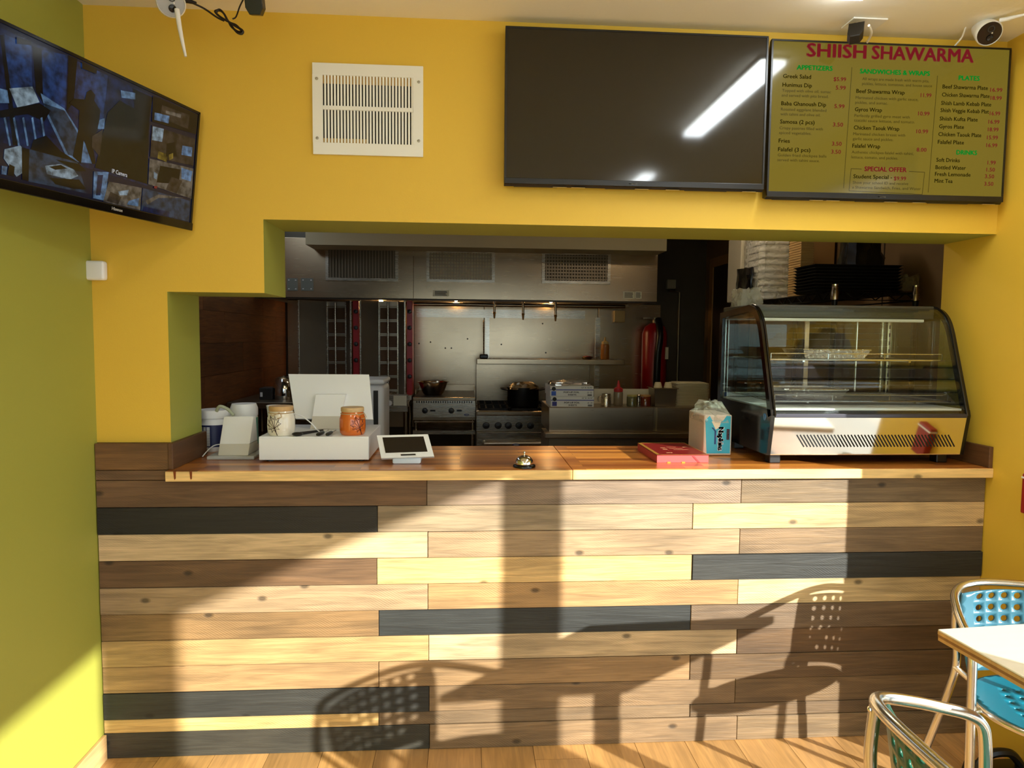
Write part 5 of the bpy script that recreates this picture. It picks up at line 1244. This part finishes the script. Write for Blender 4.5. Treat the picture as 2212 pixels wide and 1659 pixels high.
# ---------------- wire shelving and stored packaging at the right
SY0, SY1 = .80, 1.95
sx0_, sx1_ = PY(1803, 640, SY0).x, min(PY(1978, 645, SY0).x, KR-.03)
szt = PY(1800, 631, SY0).z
bw = mat('black_wire', C(22, 19, 16), .35, .6)
ws = thing('wire_shelving', 'black wire shelving unit standing behind the display case', 'shelving', ((sx0_+sx1_)/2, (SY0+SY1)/2, 0))
for zz in (szt, .75):
    s_ = MB().tube([(sx0_, SY0, zz), (sx1_, SY0, zz), (sx1_, SY1, zz), (sx0_, SY1, zz)], .004, 6, closed=True).tube([(sx0_, SY0, zz-.035), (sx1_, SY0, zz-.035), (sx1_, SY1, zz-.035), (sx0_, SY1, zz-.035)], .004, 6, closed=True)
    n = 8
    for k in range(n):
        a = sx0_+(sx1_-sx0_)*k/n; c = sx0_+(sx1_-sx0_)*(k+1)/n; s_.cyl((a, SY0, zz if k % 2 else zz-.035), (c, SY0, zz-.035 if k % 2 else zz), .003, seg=5)
    for k in range(22):
        a = SY0+(SY1-SY0)*k/22; c = SY0+(SY1-SY0)*(k+1)/22; s_.cyl((sx0_, a, zz if k % 2 else zz-.035), (sx0_, c, zz-.035 if k % 2 else zz), .003, seg=5)
    s_ = s_.build('shelf', bw, ws, True)
    w = MB()
    for k in range(18): x = sx0_+(sx1_-sx0_)*(k+.5)/18; w.cyl((x, SY0, zz+.001), (x, SY1, zz+.001), .002, seg=5)
    w.build('shelf_wires', bw, s_, True)
for x in (sx0_, sx1_):
    for y in (SY0, SY1):
        p_ = MB().cyl((x, y, 0), (x, y, szt+.03), .0125, seg=12).build('post', bw, ws, True)
        MB().lathe([(.018, -.035), (.0185, .0), (.015, .012), (.0145, .03)], (x, y, szt), 14).build('collar', st, p_, True)
        MB().lathe([(.0145, 0), (.015, .006), (0, .012)], (x, y, szt+.03), 12).build('cap', chrome, p_, True)
sz_ = szt+.0045
# black containers stack
x0, x1, z0, z1 = QB(1756, 572, 1942, 632, SY0+.12); x1 = min(x1, KR-.02)
bc = thing('black_container_stack', 'stack of black takeout containers on the wire shelving', 'containers', ((x0+x1)/2, SY0+.2, sz_))
n = 9; hh = (z1-sz_)/n; first = None
for k in range(n):
    if first is None: first = MB().hexa([Vector((x0+.012, SY0+.11, 0)), Vector((x1-.012, SY0+.11, 0)), Vector((x1-.012, SY0+.30, 0)), Vector((x0+.012, SY0+.30, 0)), Vector((x0, SY0+.1, hh*.8)), Vector((x1, SY0+.1, hh*.8)), Vector((x1, SY0+.31, hh*.8)), Vector((x0, SY0+.31, hh*.8))]).box(x0-.004, x1+.004, SY0+.096, SY0+.314, hh*.8, hh*.95).build('container', black_pl, bc, local=True); o = first
    else: o = copyobj(first, (0, 0, 0))
    o.location = Vector((0, 0, sz_+k*hh))-bc.location
x0, x1, z0, z1 = QB(1822, 531, 1893, 570, SY0+.2)
crumple('black_bag', None, x0, x1, SY0+.12, SY0+.28, sz_+n*hh+.001, HC-.5 if HC-.5 < z1+.05 else z1+.05, mat('bag_black_film', C(24, 22, 20), .25), 31, .1, .008)
tag(bpy.data.objects['black_bag'], 'black plastic wrapped bundle on top of the black container stack', 'bag')
# white foam clamshells in a clear bag
x0, x1, z0, z1 = QB(1644, 527, 1728, 655, 1.45)
fb = thing('foam_box_bundle', 'white foam boxes in a clear plastic bag on the wire shelving', 'containers', ((x0+x1)/2, 1.55, sz_))
foam = mat('white_foam', C(236, 232, 222), .7); n = 10; zb_ = max(sz_, 0); ztop_ = PY(1690, 520, 1.45).z+.06; hh = (ztop_-zb_)/n; first = None
for k in range(n):
    if first is None: first = MB().box(x0+.01, x1-.01, 1.46, 1.70, 0, hh*.45, .004).box(x0+.015, x1-.015, 1.465, 1.695, hh*.45, hh*.97, .008).build('foam_box', foam, fb, True, local=True); o = first
    else: o = copyobj(first, (0, 0, 0))
    o.location = Vector((0, 0, zb_+k*hh))-fb.location
crumple('clear_bag', fb, x0-.008, x1+.006, 1.442, 1.715, zb_+.002, ztop_+.01, film('bag_film', C(235, 232, 222), .35), 5, .02, .006)
x0, x1, z0, z1 = QB(1603, 527, 1642, 600, 1.7)
tag(MB().box(x0, x1+.02, 1.72, 1.92, sz_, z1+.05, .006, seg=3).build('foam_tray_stack', mat('white_foam2', C(210, 200, 178), .7, bump=.3, bscale=40, stretch=(1, 1, 20))), 'pale foam tray stack at the far end of the wire shelving', 'containers')
x0, x1, z0, z1 = QB(1600, 578, 1640, 655, 1.5)
crumple('black_film_bundle', None, max(x0, sx0_-.12), x1-.03, 1.5, 1.68, sz_, z1, mat('bag_black_film', C(24, 22, 20), .25), 41, .08, .008)
tag(bpy.data.objects['black_film_bundle'], 'black plastic wrapped bundle left of the bagged foam boxes', 'bag')
x0, x1, z0, z1 = QB(1729, 528, 1757, 640, 1.3)
ks = thing('paper_box_stack', 'column of nested tan paper boxes beside the foam boxes', 'containers', ((x0+x1)/2, 1.35, sz_)); first = None; n = 26; hh = (z1+.06-sz_)/n
kraft = mat('kraft_paper', C(196, 160, 104), .8)
for k in range(n):
    if first is None: first = MB().box(x0, x1, 1.3, 1.44, 0, hh*.6).box(x0+.003, x1-.003, 1.303, 1.437, hh*.6, hh*.98).build('paper_box', kraft, ks, local=True); o = first
    else: o = copyobj(first, (0, 0, 0))
    o.location = Vector((0, 0, sz_+k*hh))-ks.location
x0, x1, z0, z1 = QB(1752, 528, 1825, 640, 1.6)
cb_ = thing('cardboard_carton', 'brown cardboard carton behind the black containers', 'carton', ((x0+x1)/2, 1.7, sz_)); cbm = mat('cardboard', C(176, 134, 82), .8, var=.1)
MB().box(x0, min(x1+.1, KR-.02), 1.6, 1.85, sz_, z1+.05, .002).build('carton_body', cbm, cb_)
MB().box(x0, min(x1+.1, KR-.02), 1.5985, 1.5998, sz_+.12, sz_+.16).build('tape', mat('tape', C(200, 170, 120), .3), cb_)
x0, x1, z0, z1 = QB(1548, 635, 1602, 662, 1.25)
crumple('clear_film_roll', None, PY(1548, 650, .62).x, PY(1600, 650, .62).x, .38, .48, 1.5365, PY(1570, 636, .45).z+.02, film('clear_film2', C(215, 210, 190), .42), 51, .2, .008)
tag(bpy.data.objects['clear_film_roll'], 'crumpled clear plastic film lying on the left top of the display case', 'plastic film')
x0, x1, z0, z1 = QB(1950, 596, 1990, 640, SY0+.1); x1 = min(x1, KR-.01)
crumple('clear_bag_bundle', None, x0, x1, SY0+.03, SY0+.16, sz_+.012, z1, film('clear_film3', C(190, 170, 130), .35), 61, .3, .012)
tag(bpy.data.objects['clear_bag_bundle'], 'crumpled clear bag at the right end of the wire shelving', 'bag')

# ================================================================== table and chairs in the foreground
def holed(nu, nv, fn, hole, r=.30, asp=1.0):
    """grid of cells over (u,v) in 0..1; hole(i,j) says which cells have a round hole; fn maps (u,v) to a point"""
    b = MB(); bm = b.bm; cache = {}
    def V(u, v):
        k = (round(u, 5), round(v, 5))
        if k not in cache: cache[k] = bm.verts.new(fn(u, v))
        return cache[k]
    for i in range(nu):
        for j in range(nv):
            u0, v0, du, dv = i/nu, j/nv, 1/nu, 1/nv
            per = [(0, 0), (.25, 0), (.5, 0), (.75, 0), (1, 0), (1, .25), (1, .5), (1, .75), (1, 1), (.75, 1), (.5, 1), (.25, 1), (0, 1), (0, .75), (0, .5), (0, .25)]
            P_ = [V(u0+a*du, v0+c*dv) for a, c in per]
            if hole(i, j):
                H_ = []
                for a, c in per:
                    an = math.atan2(c-.5, a-.5); H_.append(V(u0+du*(.5+r*math.cos(an)), v0+dv*(.5+r*asp*math.sin(an))))
                for k in range(16): bm.faces.new((P_[k], P_[(k+1) % 16], H_[(k+1) % 16], H_[k]))
            else:
                cv = V(u0+du*.5, v0+dv*.5)
                for k in range(16): bm.faces.new((P_[k], P_[(k+1) % 16], cv))
    return b
def make_chair(label, loc, rz, plastic, seat_plastic):
    t = thing('bistro_chair', label, 'chair', loc, rz)
    half = [(0, .235, .715), (.11, .228, .712), (.175, .203, .702), (.212, .155, .685), (.228, .08, .665), (.234, .02, .648), (.236, -.035, .632), (.237, -.068, .61), (.237, -.08, .57), (.237, -.088, .45), (.237, -.105, .2), (.237, -.12, .008)]
    path = bez([(-x, y, z) for x, y, z in half[::-1]]+half[1:], 6)
    MB().tube(path, .0125, 12).build('arm_rail', alu, t, True, local=True)
    for s in (-1, 1):
        MB().tube(bez([(s*.190, .192, .69), (s*.192, .198, .58), (s*.185, .19, .46), (s*.20, .195, .36), (s*.25, .23, .12), (s*.272, .25, .008)], 6), .0125, 12).build('rear_leg', alu, t, True, local=True)
        MB().lathe([(0, .004), (.005, .002), (.006, 0)], (s*.19, .2055, .675), 8, axis=(0, 1, 0)).build('rivet', chrome, t, local=True)
        for y_, x_ in ((-.12, .237), (.25, .272)): MB().lathe([(0, 0), (.015, 0), (.014, .02), (0, .02)], (s*x_, y_, 0), 10).build('rubber_foot', black_pl, t, local=True)
        MB().tube([(s*.236, -.09, .43), (s*.17, -.04, .425)], .009, 8).build('seat_bracket', alu, t, True, local=True)
        MB().tube([(s*.19, .19, .44), (s*.16, .12, .425)], .009, 8).build('seat_bracket', alu, t, True, local=True)
    def fn(u, v):
        a = (u-.5)*2; w = .192*(1-.12*(1-v)**2)*(1 if v < .85 else 1-(v-.85)*.25)
        x = a*w; y = .216-.045*a*a-.03*(1-v); z = .45+.252*v - .014*a*a*v
        return (x, y, z)
    b = holed(10, 7, fn, lambda i, j: j >= 1 and 1 <= i <= 8 and not (j == 1 and i in (1, 8)), .27, 1.0)
    o = b.build('back_panel', plastic, t, True, local=True); m = o.modifiers.new('solid', 'SOLIDIFY'); m.thickness = .006; m.offset = 0
    def fs(u, v):
        a, c = (u-.5)*2, (v-.5)*2; x = a*math.sqrt(1-c*c/2); y = c*math.sqrt(1-a*a/2)
        return (x*.205, y*.195-.02, .438-.012*(1-(x*x+y*y)))
    b = holed(10, 10, fs, lambda i, j: 2 <= i <= 7 and 2 <= j <= 7, .22, 1)
    o = b.build('seat', seat_plastic, t, True, local=True); m = o.modifiers.new('solid', 'SOLIDIFY'); m.thickness = .008; m.offset = 0
    MB().tube([(math.cos(a)*.205, math.sin(a)*.195-.02, .430) for a in [k*2*PI/40 for k in range(40)]], .010, 10, closed=True).build('seat_ring', alu, t, True, local=True)
    return t
blue_p = mat('blue_plastic', C(56, 106, 124), .3, var=.06); teal_p = mat('teal_seat_plastic', C(16, 104, 122), .28); shaded_teal_p = mat('shaded_teal_plastic', C(18, 84, 62), .28)  # the green is teal plastic with its shade put into the colour
CRZ = -.33; CSC = .945; ctop = PZ(2206, 1262, .715*CSC)
make_chair('blue bistro chair standing behind the table against the planks', (ctop.x+.235*CSC*math.sin(CRZ), ctop.y-.235*CSC*math.cos(CRZ), 0), CRZ, blue_p, teal_p).scale = (CSC,)*3
cn = PZ(1884, 1500, .70)
make_chair('teal bistro chair coloured shade green, nearest the camera, pulled up to the table', (cn.x+.195, cn.y-.20, 0), PI/2, shaded_teal_p, shaded_teal_p)

# table
TZ = .72
c0 = PZ(2026, 1359, TZ); e1 = (PZ(2212, 1343, TZ)-c0); e2 = (PZ(2212, 1468, TZ)-c0)
ang = .5*(math.atan2(e1.y, e1.x)+math.atan2(e2.y, e2.x)+PI/2)
S = .60
tt = thing('cafe_table', 'square cafe table with pale laminate top and plywood edge', 'table', c0+Vector((0, 0, -TZ)), ang)
MB().box(0, S, -S, 0, TZ-.0045, TZ, .0015).build('laminate_top', mat('laminate', C(244, 232, 208), .22, var=.06, vscale=3, stretch=(1, 14, 1)), tt, local=True)
for k, (z0, z1, col) in enumerate(((TZ-.012, TZ-.0046, (206, 160, 96)), (TZ-.019, TZ-.012, (150, 104, 54)), (TZ-.027, TZ-.019, (204, 158, 94)))):
    MB().box(.0005*k, S-.0005*k, -S+.0005*k, -.0005*k, z0, z1).build('ply_layer', mat('ply_%d' % k, C(*col), .6, var=.35, vscale=9, stretch=(5, 5, 1)), tt, local=True)
MB().cyl((S/2, -S/2, .03), (S/2, -S/2, TZ-.03), .035, seg=20).build('column', black_pl, tt, True, local=True)
MB().lathe([(0, .035), (.06, .03), (.2, .014), (.21, .0), (0, 0)], (S/2, -S/2, 0), 32).build('base', black_pl, tt, True, local=True)
MB().box(S/2-.15, S/2+.15, -S/2-.15, -S/2+.15, TZ-.036, TZ-.0272).build('top_plate', dark_grey, tt, local=True)
# black bag on the floor near the right wall
p = PY(2190, 1640, -.28)
bg_ = thing('handbag', 'black bag with looped handle on the floor by the right wall', 'bag', (p.x+.02, -.28, 0))
bx = min(p.x+.02, XR-.12)
hz = PY(2190, 1617, -.28).z
MB().prism([(bx-.10, 0), (bx+.10, 0), (bx+.085, .05), (bx-.085, .05)], 1, -.34, -.24, bev=.012).build('body', black_pl, bg_, True)
MB().tube(bez([(bx-.07, -.29, .045), (bx-.065, -.29, hz-.04), (bx-.03, -.29, hz-.008), (bx+.03, -.29, hz-.008), (bx+.065, -.29, hz-.04), (bx+.07, -.29, .045)], 8), .014, 8).build('handle', black_pl, bg_, True)
